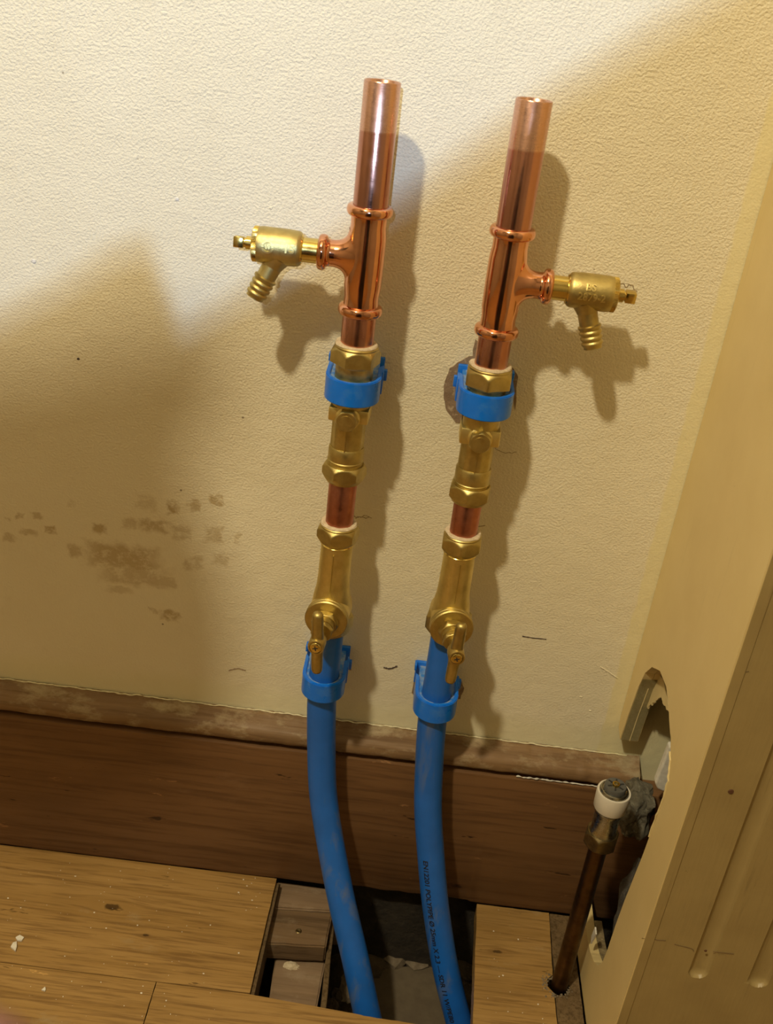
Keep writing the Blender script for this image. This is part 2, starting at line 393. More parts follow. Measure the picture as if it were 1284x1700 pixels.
scribble([(1022, 470), (1028, 475), (1034, 470), (1040, 477), (1046, 472), (1054, 479), (1058, 482)], .0004, mat=SMUDGE, seed=3, jit=.0015)
scribble([(588, 857), (600, 859), (614, 857)], .0004, mat=SMUDGE, seed=4, jit=.002); scribble([(592, 860), (606, 857), (617, 860)], .0003, mat=SMUDGE, seed=8, jit=.002)
scribble([(822, 745), (840, 752), (858, 750)], .0003, mat=SMUDGE, seed=5, jit=.0015); scribble([(792, 874), (806, 873)], .0004, mat=SMUDGE, seed=6)
scribble([(380, 1113), (395, 1110), (408, 1113)], .0006, seed=7, mat=SCAR)
scribble([(997, 1107), (1010, 1115), (1026, 1126)], .0007, 'paint_run', WALL, 9); scribble([(567, 1086), (578, 1087)], .0004, seed=10)
for i, (x, y, r) in enumerate(((56, 433, .0016), (294, 330, .0013), (450, 345, .0012), (965, 1157, .0012), (130, 596, .0010), (980, 1180, .0011))):
    b = new(); bmesh.ops.create_icosphere(b, subdivisions=2, radius=r); c = at(x, y, 1, 0)
    for v in b.verts: v.co = Vector((v.co.x*1.2, v.co.y*.5, v.co.z))+wob(v.co, 900, r*.5, i)+c
    obj('paint_nib', b, PLASTER if i < 2 else MARK if i == 4 else WALL, wall)

# skirting board and moulding
b = new(); n = 60; xs = [-1.7+i*(.30+1.7)/n for i in range(n+1)]
def sweep_x(b, xs, prof, wf=None):
    rings = []
    for x in xs:
        rings.append([b.verts.new((x, y+(wf(x, y, z)[0] if wf else 0), z+(wf(x, y, z)[1] if wf else 0))) for y, z in prof])
    k = len(prof)
    for p, q in zip(rings, rings[1:]):
        for i in range(k): b.faces.new((p[i], p[(i+1) % k], q[(i+1) % k], q[i]))
    b.faces.new(rings[0]); b.faces.new(list(reversed(rings[-1]))); bmesh.ops.recalc_face_normals(b, faces=b.faces)
xs = [-1.7+i*.02 for i in range(65)]+[-.4+i*.004 for i in range(175)]
sweep_x(b, xs, [(-.0005, 0), (-.0195, 0), (-.020, .001), (-.0205, .1655), (-.0200, .1672), (-.0165, .1686), (-.0005, .1685)],
        lambda x, y, z: (noise.noise(Vector((x*25, z*30, 0)))*.0006, (noise.noise(Vector((x*30, 0, 3)))*.0010 + (.0045 if -.01 < x < .13 else 0)*(1+noise.noise(Vector((x*60, 1, 1))))*.5 if z < .01 else noise.noise(Vector((x*40, 5, 3)))*.0006)))
struct('baseboard_back', b, SKIRT, 40)
b = new(); prof = [(-.0005, .1735), (-.0185, .1735), (-.0212, .1752), (-.0220, .178), (-.0215, .1815), (-.0200, .1850), (-.0165, .1885), (-.010, .1908), (-.006, .1935), (-.0025, .1955), (-.0005, .1958)]
xs = [-1.7+i*.02 for i in range(65)]+[-.4+i*.0025 for i in range(266)]
def mw(x, y, z):
    k = 1 if y < -.001 else 0
    a = noise.noise(Vector((x*35, z*60, 2)))*.0010+noise.noise(Vector((x*160, z*200, 2)))*.0004
    if x > .2: a += noise.noise(Vector((x*90, z*90, 8)))*.0022*k
    return (a*k, noise.noise(Vector((x*70, y*100, 4)))*.0006+(noise.noise(Vector((x*220, 2, 4)))*.0012 if z > .193 else 0))
sweep_x(b, xs, prof, mw); struct('trim_1', b, MOULD, 50)
# ragged line of paint where the wall meets the moulding
b = new(); P = []
for i in range(420):
    x = -.42+i*.0016; P.append((x, -.0022+noise.noise(Vector((x*90, 0, 0)))*.0012, .1962+noise.noise(Vector((x*140, 3, 0)))*.0012))
tube(b, P, [.0006+.0004*noise.noise(Vector((p[0]*300, 7, 1))) for p in P], 7); obj('paint_ridge', b, WALL, wall)
# white filler stuck in the gap at the right end
b = new(); P = [(.150+i*.0012, -.0192+noise.noise(Vector((i*.3, 0, 0)))*.001, .1700+noise.noise(Vector((i*.21, 3, 0)))*.0008) for i in range(80) if not 47 < i < 52]
tube(b, P, [max(.0002, .0006+.0008*noise.noise(Vector((i*.35, 7, 1)))) for i in range(len(P))], 7); obj('filler_bead', b, PLASTER, wall)

# floor: boards are parts of the floor
floor = tag(bpy.data.objects.new('floor', None), kind='structure'); COL.objects.link(floor)
TH = .018
def board(pts, mat=OAK, z=0.0, th=TH, seed=0, name='floor_board', jag=.0):
    b = new(); out = []
    for i, p in enumerate(pts):
        q = pts[(i+1) % len(pts)]; k = max(1, min(40, int((Vector(q)-Vector(p)).length/.006))) if jag else 1
        for j in range(k):
            v = Vector(p).lerp(Vector(q), j/k); wv = wob((v.x, v.y, 0), 120, jag, seed) if j else Vector((0, 0, 0)); out.append((v.x+wv.x, v.y+wv.y, z-th))
    prism(b, out, (0, 0, th), bev=.0007 if not jag else 0); return obj(name, b, mat, floor, None)
G = .0008
j1 = at(259, 1630, 2, 0).x; j2 = at(0, 1596, 2, 0)
# board against the skirting, left of the hole
board([(-1.7, -.0212, 0), (-.0650, -.0205, 0), (-.0690, -.1520, 0), (-1.7, -.1475, 0)], seed=1, jag=.0004)
# right of the hole
board([(.1385, -.0215, 0), (.2115, -.0215, 0), (.209, -.094, 0), (.2035, -.099, 0), (.2030, -.107, 0), (.2085, -.1135, 0), (.209, -.1590, 0), (.1320, -.1570, 0)], seed=2, jag=.0006)
board([(.2125, -.0215, 0), (.2340, -.0215, 0), (.2340, -.1600, 0), (.2100, -.1590, 0), (.2100, -.1150, 0), (.2190, -.114, 0), (.2250, -.104, 0), (.2200, -.094, 0), (.2110, -.093, 0)], mat=OAK_EDGE, z=-.001, seed=3, jag=.0008, name='filler_strip')
# next run towards the viewer, two boards butted end to end
board([(-1.7, -.1487, 0), (j1, -.1524, 0), (j1-.002, -.30, 0), (-1.7, -.30, 0)], seed=4, jag=.0004)
board([(j1+G, -.1525, 0), (-.069, -.1532, 0), (.032, -.1600, 0), (.0345, -.1606, 0), (.132, -.1640, 0), (.9, -.1640, 0), (.9, -.30, 0), (j1-.001, -.30, 0)], seed=5, jag=.0005)
for i in range(17):
    y = -.301-i*.13; board([(-1.7, y, 0), (.9, y, 0), (.9, y-.129, 0), (-1.7, y-.129, 0)], seed=6)
# cut edge of the board left of the hole: rough side batten
b = new(); e = [(-.0648, -.022, -.0175), (-.0618, -.022, -.019), (-.0652, -.1525, -.019), (-.0688, -.1525, -.0175)]
prism(b, [(x, y, -.045) for x, y, z in e], (0, 0, .0405)); obj('side_batten', b, OAK_EDGE, floor, None)

# timbers seen in the hole
def block_px(name, pix, z, th, mat, lab, cat='timber', seed=0, bev=.0015):
    P = [at(x, y, 2, z) for x, y in pix]; b = new()
    out = []
    for i, p in enumerate(P):
        q = P[(i+1) % 4]
        for j in range(6):
            v = p.lerp(q, j/6); wv = wob(v, 90, .0008, seed); out.append((v.x+wv.x, v.y+wv.y, z-th))
    prism(b, out, (0, 0, th)); es = [e for e in b.edges if len(e.link_faces) == 2 and e.calc_face_angle(0) > 1]
    bmesh.ops.bevel(b, geom=es, offset=bev, segments=2, affect='EDGES')
    c = sum(P, Vector())/4
    t = thing(name, lab, cat, (c.x, c.y, z-th)); o = obj('body', b, mat, t, 40); o.matrix_parent_inverse = Matrix.Translation(-t.location)
    o.name = 'timber_body'; return t
t1 = block_px('timber_offcut', [(460, 1462), (570, 1478), (570, 1514), (452, 1507)], -.017, .05, OLDWOOD_PINK, 'pinkish rough timber offcut tucked under the skirting at the back of the floor hole', seed=1)
t2 = block_px('timber_noggin', [(454, 1508), (552, 1515), (542, 1572), (437, 1566)], -.019, .022, OLDWOOD, 'brown timber noggin with a round nail head in the floor hole', seed=2)
c = at(496, 1546, 2, -.019); b = new(); lathe(b, [(.0010, -.004), (.0028, -.0002), (.0030, .0004), (.0022, .0009), (.0006, .0006)], Matrix.Translation(Vector((c.x, c.y, -.019))-t2.location), 20); obj('nail_head', b, BRASS_OLD, t2)
t3 = block_px('timber_joist', [(462, 1560), (546, 1560), (524, 1690), (443, 1682)], -.046, .09, OLDWOOD_PINK, 'dusty pale joist with a blob of mortar below the noggin in the floor hole', seed=3)
b = new(); bmesh.ops.create_icosphere(b, subdivisions=3, radius=1); c = at(484, 1604, 2, -.046)-t3.location
for v in b.verts: v.co = Vector((v.co.x*.0080, v.co.y*.0045, v.co.z*.0022))+wob(v.co, 2, .0018, 4)+c
obj('mortar_blob', b, PUTTY, t3)
block_px('timber_batten', [(552, 1500), (558, 1500), (541, 1680), (531, 1680)], -.030, .10, OAK_EDGE, 'thin dark upright batten beside the left blue pipe in the floor hole', seed=5, bev=.0006)

# soil under the floor
b = new(); N = 130; grid = []
for i in range(N+1):
    row = []
    for j in range(N+1):
        x = -.35+.75*i/N; y = .02-.50*j/N
        z = -.150+.020*noise.noise(Vector((x*14, y*14, 0)))+.010*noise.noise(Vector((x*50, y*50, 3)))+.003*noise.noise(Vector((x*160, y*160, 3)))
        z += .02*max(0, 1-abs(y)/.08)
        row.append(b.verts.new((x, y, z)))
    grid.append(row)
for i in range(N):
    for j in range(N): b.faces.new((grid[i][j], grid[i+1][j], grid[i+1][j+1], grid[i][j+1]))
soil = tag(obj('soil', b, SOIL), 'dark dry soil at the bottom of the floor hole', 'soil', kind='stuff')
def stone(x, y, z, s, mat, lab, seed, group='stones in the floor hole', name='stone', cat='stone'):
    b = new(); bmesh.ops.create_icosphere(b, subdivisions=2, radius=1)
    for v in b.verts:
        d = v.co.copy(); q = Vector((d.x*s[0], d.y*s[1], d.z*s[2])); v.co = q+wob(d, 1.3, max(s)*.45, seed)
    o = obj(name, b, mat, None, 25); o.location = (x, y, z); return tag(o, lab, cat, group)
for i, (px, py, z, s, lab, mt) in enumerate((
    (656, 1586, -.125, (.013, .015, .006), 'pointed triangular pale stone between the two blue pipes in the hole', STONE),
    (622, 1570, -.128, (.0055, .007, .004), 'small round pebble left of the pointed stone in the hole', STONE),
    (575, 1642, -.118, (.008, .016, .006), 'pale stone half hidden behind the left blue pipe', STONE),
    (612, 1510, -.120, (.020, .014, .010), 'dark lump of rubble at the back of the hole, left side', SOIL),
    (680, 1520, -.128, (.022, .016, .010), 'dark lump of rubble at the back of the hole, middle', SOIL),
    (690, 1590, -.128, (.020, .013, .007), 'grey stone just left of the printed blue pipe', STONE),
    (762, 1530, -.115, (.018, .014, .012), 'grey stone right of the printed blue pipe, at the back', STONE),
    (770, 1600, -.125, (.020, .020, .010), 'broad stone right of the printed blue pipe, low down', SOIL),
    (550, 1672, -.115, (.010, .008, .007), 'brown crumb of brick beside the joist in the hole', SOIL),
    (560, 1655, -.120, (.007, .010, .005), 'small brown stone beside the left blue pipe, low down', SOIL))):
    p = at(px, py, 2, z); stone(p.x, p.y, z, s, mt, lab, i)
b = new(); P = [at(x, y, 2, -.128) for x, y in ((612, 1606), (742, 1600), (765, 1720), (610, 1712))]
prism(b, [(p.x, p.y, -.150) for p in P], (0, 0, .022), bev=.002); tag(obj('paving_slab', b, CONCRETE, None, None), 'flat dusty brown slab lying between the two blue pipes in the hole', 'slab')

# ------------------------------------------------------------------ fluted casing on the right
casing = thing('door_casing', 'cream painted fluted door casing with a cut-out over the capped pipe', 'casing', (XS, -.1, 0))
Toff = Matrix.Translation(-Vector(casing.location))
cut = [(-.0165, .226), (-.020, .255), (-.0265, .293), (-.034, .314), (-.047, .330), (-.068, .342), (-.092, .3445), (-.108, .340), (-.121, .3325), (-.134, .3265), (-.1465, .316), (-.155, .303), (-.1565, .285), (-.1535, .2625), (-.1485, .212), (-.1415, .160), (-.1385, .125), (-.1375, .095), (-.1345, .0735), (-.127, .060), (-.115, .050), (-.100, .0435), (-.083, .0405), (-.064, .0405), (-.045, .042), (-.0272, .045)]
fine = []
for i, p in enumerate(cut):
    if i == len(cut)-1: fine.append(p); break
    q = cut[i+1]
    for j in range(5):
        a = p[0]+(q[0]-p[0])*j/5; c_ = p[1]+(q[1]-p[1])*j/5
        jag = .0012 if 8 < i < 14 else .0003
        fine.append((a+noise.noise(Vector((i*9+j, 0, 0))*.9)*jag, c_+noise.noise(Vector((i*9+j, 4, 0))*.9)*jag))
poly = [(-.0010, 2.3), (-.0006, .2395), (-.0035, .229)]+fine+[(-.0272, .0005), (-.2010, .0005), (-.2010, 2.3)]
poly = [p if p[1] < 2 else (p[0], 2.3) for p in poly]
b = new(); prism(b, [(XS, y, z) for y, z in poly], (.0085, 0, 0), Toff)
obj('side_board', b, CASING, casing, None)
# second lamination behind: seen in the thickness of the cut
poly2 = [(-.0010, 2.3), (-.0010, .226)]+[(y, z) for y, z in fine[:14*5]]+[(-.175, .285), (-.175, 2.3)]
b = new(); prism(b, [(XS+.0088, y-.0004 if y > -.03 else y, z) for y, z in poly2], (.0075, 0, 0), Toff); obj('back_lamination', b, CASING, casing, None)
b = new(); tube(b, [Toff @ Vector((XS+.0088, y-.0006, z)) for y, z in fine[:11]], .0005, 6); obj('glue_line', b, PEEL, casing)
# cut face facing the room on the sliver beside the wall
b = new(); L = [(y, z) for y, z in fine[:14]]
r0 = [b.verts.new(Toff @ Vector((XS+.0006, y-.0007, z+.0003))) for y, z in L]; r1 = [b.verts.new(Toff @ Vector((XS+.0158, y-.0007, z+.0003))) for y, z in L]
for i in range(len(L)-1): b.faces.new((r0[i], r0[i+1], r1[i+1], r1[i]))
bmesh.ops.solidify(b, geom=b.faces[:], thickness=.0004); obj('cut_edge', b, CUTWOOD, casing)
# skin of old paint left hanging in the top of the arch, with a torn lower edge
pix = [(1062, 1135), (1082, 1106), (1102, 1128), (1112, 1180), (1114, 1200), (1112, 1183), (1106, 1176), (1101, 1168), (1098, 1158), (1094, 1159), (1089, 1163), (1085, 1168), (1079, 1171), (1076, 1176), (1072, 1170), (1070, 1160), (1066, 1158)]
P = []
for i, (x, y) in enumerate(pix):
    p = at(x, y, 0, XS+.013); q = at(*pix[(i+1) % len(pix)], 0, XS+.013)
    for j in range(4):
        v = p.lerp(q, j/4)
        if i > 2: v += Vector((0, wob(v, 300, .002, i).y, wob(v, 300, .002, i).z))
        v.x = XS+.013; v.y = min(v.y, -.020); P.append(v)
b = new(); prism(b, P, (.0012, 0, 0), Toff); obj('torn_paint_skin', b, PEEL, casing, None)
# torn paint lip down the right edge of the opening
b = new(); P = [Toff @ Vector((XS-.0003+abs(noise.noise(Vector((i*.5, 1, 1))))*.001, y+.0008+noise.noise(Vector((i*.7, 0, 0)))*.0016, z)) for i, (y, z) in enumerate(fine[48:68])]
tube(b, P, [.0009+.0007*noise.noise(Vector((i*1.1, 4, 4))) for i in range(len(P))], 6); obj('torn_paint_lip', b, PEEL, casing)
# front board with flutes (a height field), held by the side board's edge
FY = -.2005; X0 = XS+.0088; X1 = .50
fl = []
for (xa, xb, yb) in ((1141, 1172, 1622), (1241, 1273, 1637)):
    a = at(xa, yb, 1, FY); c_ = at(xb, yb+4, 1, FY); fl.append(((a.x+c_.x)/2, (c_.x-a.x)/2, a.z))
sp_ = fl[1][0]-fl[0][0]; fl += [(fl[1][0]+sp_*k, fl[1][1], fl[1][2]) for k in (1, 2, 3)]
b = new(); xs = []
x = X0
while x < X1:
    xs.append(x); near = min(abs(x-f[0]) for f in fl) < fl[0][1]*1.15; x += .0007 if near else .003
xs.append(X1)
zb = fl[0][2]; zs = [.0005, .03]+[zb-.012+i*.0008 for i in range(45)]+[zb+.03+i*.02 for i in range(40)]+[2.3]
zs = sorted(set(round(z, 5) for z in zs if z >= 0))
def gd(x, z):
    d = 0
    for cx, hw, z0 in fl:
        zc = z0+hw
        q = abs(x-cx)/hw if z > zc else math.hypot(x-cx, (z-zc))/hw
        if q < 1: d = max(d, hw*.62*math.sqrt(1-q*q)**.8)
    return d
rows = [[b.verts.new(Toff @ Vector((x, FY+gd(x, z)+noise.noise(Vector((x*8, z*8, 0)))*.0006, z))) for x in xs] for z in zs]
for r_, s_ in zip(rows, rows[1:]):
    for i in range(len(xs)-1): b.faces.new((r_[i], r_[i+1], s_[i+1], s_[i]))
back = [b.verts.new(Toff @ Vector((x, FY+.018, z))) for x, z in ((xs[0], zs[0]), (xs[-1], zs[0]), (xs[-1], zs[-1]), (xs[0], zs[-1]))]
b.faces.new(back); b.faces.new([r_[0] for r_ in rows]+[back[3], back[0]]); b.faces.new([r_[-1] for r_ in rows]+[back[2], back[1]])
obj('fluted_board', b, CASING_DARK, casing, 40)
# darker front edge of the side board beside the joint
b = new(); prism(b, [(XS+.0012, FY-.0009, .0006), (XS+.0083, FY-.0009, .0006), (XS+.0083, FY-.0009, 2.29), (XS+.0012, FY-.0009, 2.29)], (0, .0007, 0), Toff); obj('board_edge', b, CASING_DARK, casing, None)
b = new(); prism(b, [(X1, FY, 0), (X1+.018, FY, 0), (X1+.018, -.001, 0), (X1, -.001, 0)], (0, 0, 2.3), Toff); obj('return_board', b, CASING, casing, None)
# nail hole and hairline cracks in the front board
for (x, y, r) in ((1214, 1314, .0021), (1172, 1578, .0012)):
    p = at(x, y, 1, FY); b = new(); lathe(b, [(.0003, 0), (r, .0001), (r*.8, .0006)], frame(Toff @ p, (0, -1, 0)), 14); obj('nail_hole', b, NT('brown_rust').out((.10, .04, .015), .8), casing)
for pix in ([(1066, 1557), (1085, 1559), (1106, 1561)], [(1120, 1567), (1148, 1574), (1152, 1579)], [(1184, 1579), (1219, 1583)], [(1222, 1110), (1230, 1115), (1244, 1114)]):
    P = spline([Toff @ (at(x, y, 1, FY)+Vector((0, -.0004, 0))) for x, y in pix], 4); b = new(); tube(b, P, .00028, 5); obj('hairline_crack', b, CRACK, casing)

# things in the cavity behind the casing
b = new(); bmesh.ops.create_icosphere(b, subdivisions=5, radius=1)
c = at(1052, 1352, 1, -.055)
for v in b.verts:
    d = v.co.copy(); m_ = max(abs(d.x), abs(d.y), abs(d.z)); d = d*(.55+.45/m_/1.25); k = 1-.35*max(0, -d.z)
    v.co = Vector((d.x*.0155*k, d.y*.021, d.z*.029))+wob(d, 1.6, .006, 3)+wob(d, 5, .0018, 5)
o = tag(obj('mortar_lump', b, GREY_CEM, None, 60), 'grey green dusty lump of old mortar behind the white capped fitting', 'mortar'); o.location = (c.x+.003, -.048, c.z)
b = new(); bmesh.ops.create_icosphere(b, subdivisions=5, radius=1); c = at(1003, 1512, 1, -.075)
for v in b.verts:
    d = v.co.copy(); v.co = Vector((d.x*.013, d.y*.030, d.z*.060))+wob(d, 1.8, .006, 6)+wob(d, 8, .0015, 7)
o = tag(obj('dust_clump', b, DUST, None, 60), 'dark grey dusty debris in the lower end of the casing cut-out', 'debris'); o.location = (.2735, -.072, c.z)
b = new(); prism(b, [at(x, y, 1, -.050) for x, y in ((1112, 1240), (1125, 1240), (1125, 1317), (1101, 1314), (1092, 1310), (1088, 1301))], (0, .008, 0), bev=.0015)
tag(obj('white_strip', b, PLASTER, None, None), 'white chamfered strip end poking out behind the casing cut-out', 'strip')
b = new(); 
p = at(985, 1556, 0, XS-.004); prism(b, [p+Vector((0, -.004, .009)), p+Vector((0, .003, .010)), p+Vector((0, .005, -.004)), p+Vector((0, .001, -.010))], (.0012, 0, 0)); tag(obj('paint_flake', b, PLASTER, None, None), 'white paint flake caught in the casing beside the brown pipe', 'flake')
for i, (dy, dz) in enumerate(((-.006, -.002), )):
    pass
b = new(); prism(b, [(XS+.0088, y, z) for y, z in [(-.055, .012)]+[(-.168, .005), (-.168, .13)]+[q for q in fine[80:] if q[0] < -.060]+[(-.058, .036)]], (.0075, 0, 0), Toff); obj('back_lamination', b, LIP, casing, None)

# ------------------------------------------------------------------ fittings
def text_mesh(txt, size, depth, font_shear=0):
    cu = bpy.data.curves.new('t', 'FONT'); cu.body = txt; cu.size = size; cu.extrude = depth; cu.align_x = 'CENTER'; cu.align_y = 'CENTER'; cu.resolution_u = 3; cu.offset = size*.02
    o = bpy.data.objects.new('t', cu); me = bpy.data.meshes.new_from_object(o)
    b = new(); b.from_mesh(me); bpy.data.objects.remove(o); bpy.data.curves.remove(cu); bpy.data.meshes.remove(me); return b
def wrap(b, M, r, a0, flip=1, embolden=0):
    """text u -> along axis of M (local z), text v -> around; front of the cylinder at angle a0"""
    for v in b.verts:
        u, t, h = v.co; a = a0+flip*t/r; R_ = r+h
        v.co = M @ Vector((R_*math.cos(a), R_*math.sin(a), u))
    bmesh.ops.recalc_face_normals(b, faces=b.faces); return b

def press_tee(X, zt, zb, zbr, s, lab, bev):
    """s = -1 branch to the left, +1 to the right"""
    Y = -.042; t = thing('press_tee', lab, 'pipe fitting', (X, Y, zb-.004), 0, None); O = -t.location.z
    r = .0128; b = new()
    prof = [(.0126, zb-.0036)]+[(.0126+(.0160-.0126)*math.cos(a)**.6 if abs(a) < 1.5 else .0126, zb+.0036*math.sin(a)) for a in [i*PI/12 for i in range(-5, 6)]]+[(.0126, zb+.0040), (.0123, zb+.010), (.0133, zb+.018), (.0134, (zb+zt)/2), (.0133, zt-.018), (.0123, zt-.010), (.0126, zt-.0040)]
    prof += [(.0126+(.0160-.0126)*math.cos(a)**.6, zt+.0036*math.sin(a)) for a in [i*PI/12 for i in range(-5, 6)]]+[(.0126, zt+.0036)]
    hollow(b, [(q[0], q[1]+O) for q in prof], [(.01215, zb-.0036+O), (.01215, zt+.0036+O)], n=56)
    obj('body', b, COPPER, t, 50)
    M = frame((0, 0, zbr+O), (s, 0, 0), (0, -1, 0)); b = new()
    rm, n_ = .0132, 56; rings = []
    for k in range(11):
        u = k/10; ring = []
        for i in range(n_):
            a = 2*PI*i/n_; v_, h_ = math.sin(a), math.cos(a)
            P0 = Vector((.0122*h_, .0195*v_, math.sqrt(rm*rm-(.0122*h_)**2)-.0003)); P1 = Vector((.0100*h_, .0102*v_, .0128 if abs(v_) > .5 else .0128)); P2 = Vector((.0094*h_, .0094*v_, .0212))
            q = P0*(1-u)**2+P1*2*u*(1-u)+P2*u*u
            # frame x = -Y, frame y = vertical, frame z = outwards
            ring.append(b.verts.new(M @ q))
        rings.append(ring)
    for A, B in zip(rings, rings[1:]):
        for i in range(n_): b.faces.new((A[i], A[(i+1) % n_], B[(i+1) % n_], B[i]))
    bmesh.ops.recalc_face_normals(b, faces=b.faces)
    pr_ = [(.0094, .0208), (.0093, .0240), (.0094, .0262)]
    pr_ += [(.0094+(.0124-.0094)*math.cos(a)**.6, .0300+.0032*math.sin(a)) for a in [i*PI/12 for i in range(-5, 6)]]+[(.0092, .0334)]
    def rf(a, r_, z): return r_
    lathe(b, pr_, M, 44); obj('branch', b, COPPER, t, 60)
    # pressed ring marks near each bead
    b = new()
    for zz in (zt-.0125, zb+.0125):
        for k in range(6):
            a = k*PI/3+PI/6
            box(b, (.01285*math.cos(a), .01285*math.sin(a), zz+O), (.0010, .0065, .0045), bev=0) if False else None
    b.free()
    return t
def drain_cock(X, zbr, s, lab):
    Y = -.042; x0 = X+s*.0315; t = thing('drain_cock', lab, 'valve', (x0, Y, zbr-.0125)); M = frame((0, 0, .0125), (s, 0, 0), (0, -1, 0))
    b = new(); lathe(b, [(.0086, -.006), (.0086, .0120), (.0100, .0122), (.0112, .0140)], M, 40); obj('inlet_spigot', b, BRASS_MACH, t)
    b = new(); L0, L1 = .0140, .0445
    lathe(b, [(.0105, L0-.001), (.0119, L0+.0006), (.0122, L0+.002), (.0126, L0+.008), (.0126, L1-.004), (.0123, L1-.0015), (.0118, L1)], M, 52); obj('body', b, BRASS, t)
    b = new(); lathe(b, [(.0119, L1-.002), (.0121, L1), (.0121, L1+.0022), (.0108, L1+.0030), (.006, L1+.0032)], M, 144, lambda a, r, z: r*(1+.012*(1 if int(a/(2*PI)*144+.5) % 2 else -1)) if r > .0115 else r); obj('knurled_cap', b, BRASS_MACH, t, 20)
    b = new(); lathe(b, [(.0047, L1+.003), (.0047, L1+.0075), (.0035, L1+.0078), (.0035, L1+.009)], M, 28); obj('spindle', b, BRASS_MACH, t)
    b = new(); M2 = M @ Matrix.Rotation(.15, 4, 'Z'); box(b, (0, 0, L1+.0125), (.0078, .0078, .0075), M2, .0009); obj('square_head', b, BRASS_MACH, t, 40)
    if s < 0: d, bx = Vector((-.42, -.10, -.90)), L0+.0125
    else: d, bx = Vector((.33, -.10, -.94)), L0+.0105
    M3 = frame(Vector((s*bx, 0, .0125)), d); b = new()
    pf = [(.0073, .006), (.0070, .018), (.0069, .024)]
    z = .024
    for k in range(4):
        pf += [(.0083-.0002*k, z+.0008), (.0082-.0002*k, z+.0020), (.0070-.0002*k, z+.0037)]; z += .0040
    hollow(b, pf+[(.0066, z+.001)], [(.0048, .030), (.0048, z+.001)], M3, 36); obj('hose_tail', b, BRASS, t, 50)
    b = new(); lathe(b, [(.0100, .0080), (.0090, .0105), (.0080, .0130), (.0073, .0155)], M3, 36, caps=False); obj('tail_root', b, BRASS, t, 60)
    # raised lettering on the side that faces the room (angle 0 = -Y in M)
    fl_ = 1
    if s < 0:
        tb = text_mesh('15', .0082, .0007)
        for v in tb.verts: v.co.x = -(v.co.x); 
        # local z of M points to -x, so text u is reversed
        wrap(tb, M @ Matrix.Translation((0, 0, L0+.0065)), .0129, .16, 1); obj('size_mark', tb, SATIN, t, None)
        eb = new(); R_ = .0037
        def arc(r, a0, a1, w=.00055, k=14):
            for i in range(k):
                p, q = a0+(a1-a0)*i/k, a0+(a1-a0)*(i+1)/k
                vs = [eb.verts.new((rr*math.cos(aa), rr*math.sin(aa), hh)) for hh in (-.0002, .0007) for rr, aa in ((r-w, p), (r+w, p), (r+w, q), (r-w, q))]
                for f in ((0, 1, 2, 3), (4, 5, 6, 7), (0, 1, 5, 4), (1, 2, 6, 5), (2, 3, 7, 6), (3, 0, 4, 7)): eb.faces.new([vs[m_] for m_ in f])
        def seg(x0_, y0_, x1_, y1_, w=.00042):
            d_ = Vector((x1_-x0_, y1_-y0_, 0)); n_ = Vector((-d_.y, d_.x, 0)).normalized()*w; a_ = Vector((x0_, y0_, 0)); c_ = Vector((x1_, y1_, 0))
            vs = [eb.verts.new(q+Vector((0, 0, h))) for h in (-.0002, .0007) for q in (a_-n_, a_+n_, c_+n_, c_-n_)]
            for f in ((0, 1, 2, 3), (4, 5, 6, 7), (0, 1, 5, 4), (1, 2, 6, 5), (2, 3, 7, 6), (3, 0, 4, 7)): eb.faces.new([vs[m_] for m_ in f])
        arc(R_, .35, PI-.35); arc(R_, PI+.35, 2*PI-.35)
        for q in ((-.0018, .0014, -.0009, -.0014), (-.0009, -.0014, 0, .0006), (0, .0006, .0009, -.0014), (.0009, -.0014, .0018, .0014), (-.0042, .0002, -.0026, .0002), (.0026, .0002, .0042, .0002)): seg(*q)
        for v in eb.verts: v.co.x = -v.co.x
        wrap(eb, M @ Matrix.Translation((0, 0, L0+.0212)), .0129, .16, 1); obj('emblem', eb, SATIN, t, None)
    else:
        for txt, off, ang, sz in (('BS', .0130, .46, .0070), ('2879-2', .0145, -.06, .0068)):
            tb = text_mesh(txt, sz, .0007)
            wrap(tb, M @ Matrix.Translation((0, 0, L0+off)), .0127, 0, -1)
            Mi = M.inverted()
            for v in tb.verts:
                q = Mi @ v.co; q = Matrix.Rotation(-ang, 3, 'Z') @ q if LETTER_SIGN < 0 else Matrix.Rotation(ang, 3, 'Z') @ q; v.co = M @ q
            obj('standard_mark', tb, SATIN, t, None)
    return t
LETTER_SIGN = -1

def ptf(b, r, z, seed=0, h=.0014):
    """irregular ring of jointing paste round a tube"""
    n = 40; rings = []
    for i in range(n):
        a = 2*PI*i/n; k = 1+.5*noise.noise(Vector((math.cos(a)*2, math.sin(a)*2, seed)))
        c = Vector((math.cos(a), math.sin(a), 0)); ring = []
        for j in range(8):
            p = 2*PI*j/8; ring.append(b.verts.new(c*(r+.0012+.0022*k*math.cos(p))+Vector((0, 0, z+h*k*math.sin(p)))))
        rings.append(ring)
    for i in range(n):
        a, c = rings[i], rings[(i+1) % n]
        for j in range(8): b.faces.new((a[j], c[j], c[(j+1) % 8], a[(j+1) % 8]))

def cyl_thing(name, X, Y, z0, z1, r, lab, mat, wall_=.0012, origin_top=False):
    t = thing(name, lab, 'pipe', (X, Y, z0)); b = new(); off = -(z1-z0) if origin_top else 0
    H = z1-z0
    hollow(b, [(r, 0+off), (r, H-.0006+off), (r-.0004, H+off)], [(r-wall_, 0+off), (r-wall_, H-.0006+off), (r-.0006, H+off)], n=56)
    o = obj('tube', b, mat, t, 50); 
    if origin_top: o.location = (0, 0, H)
    return t

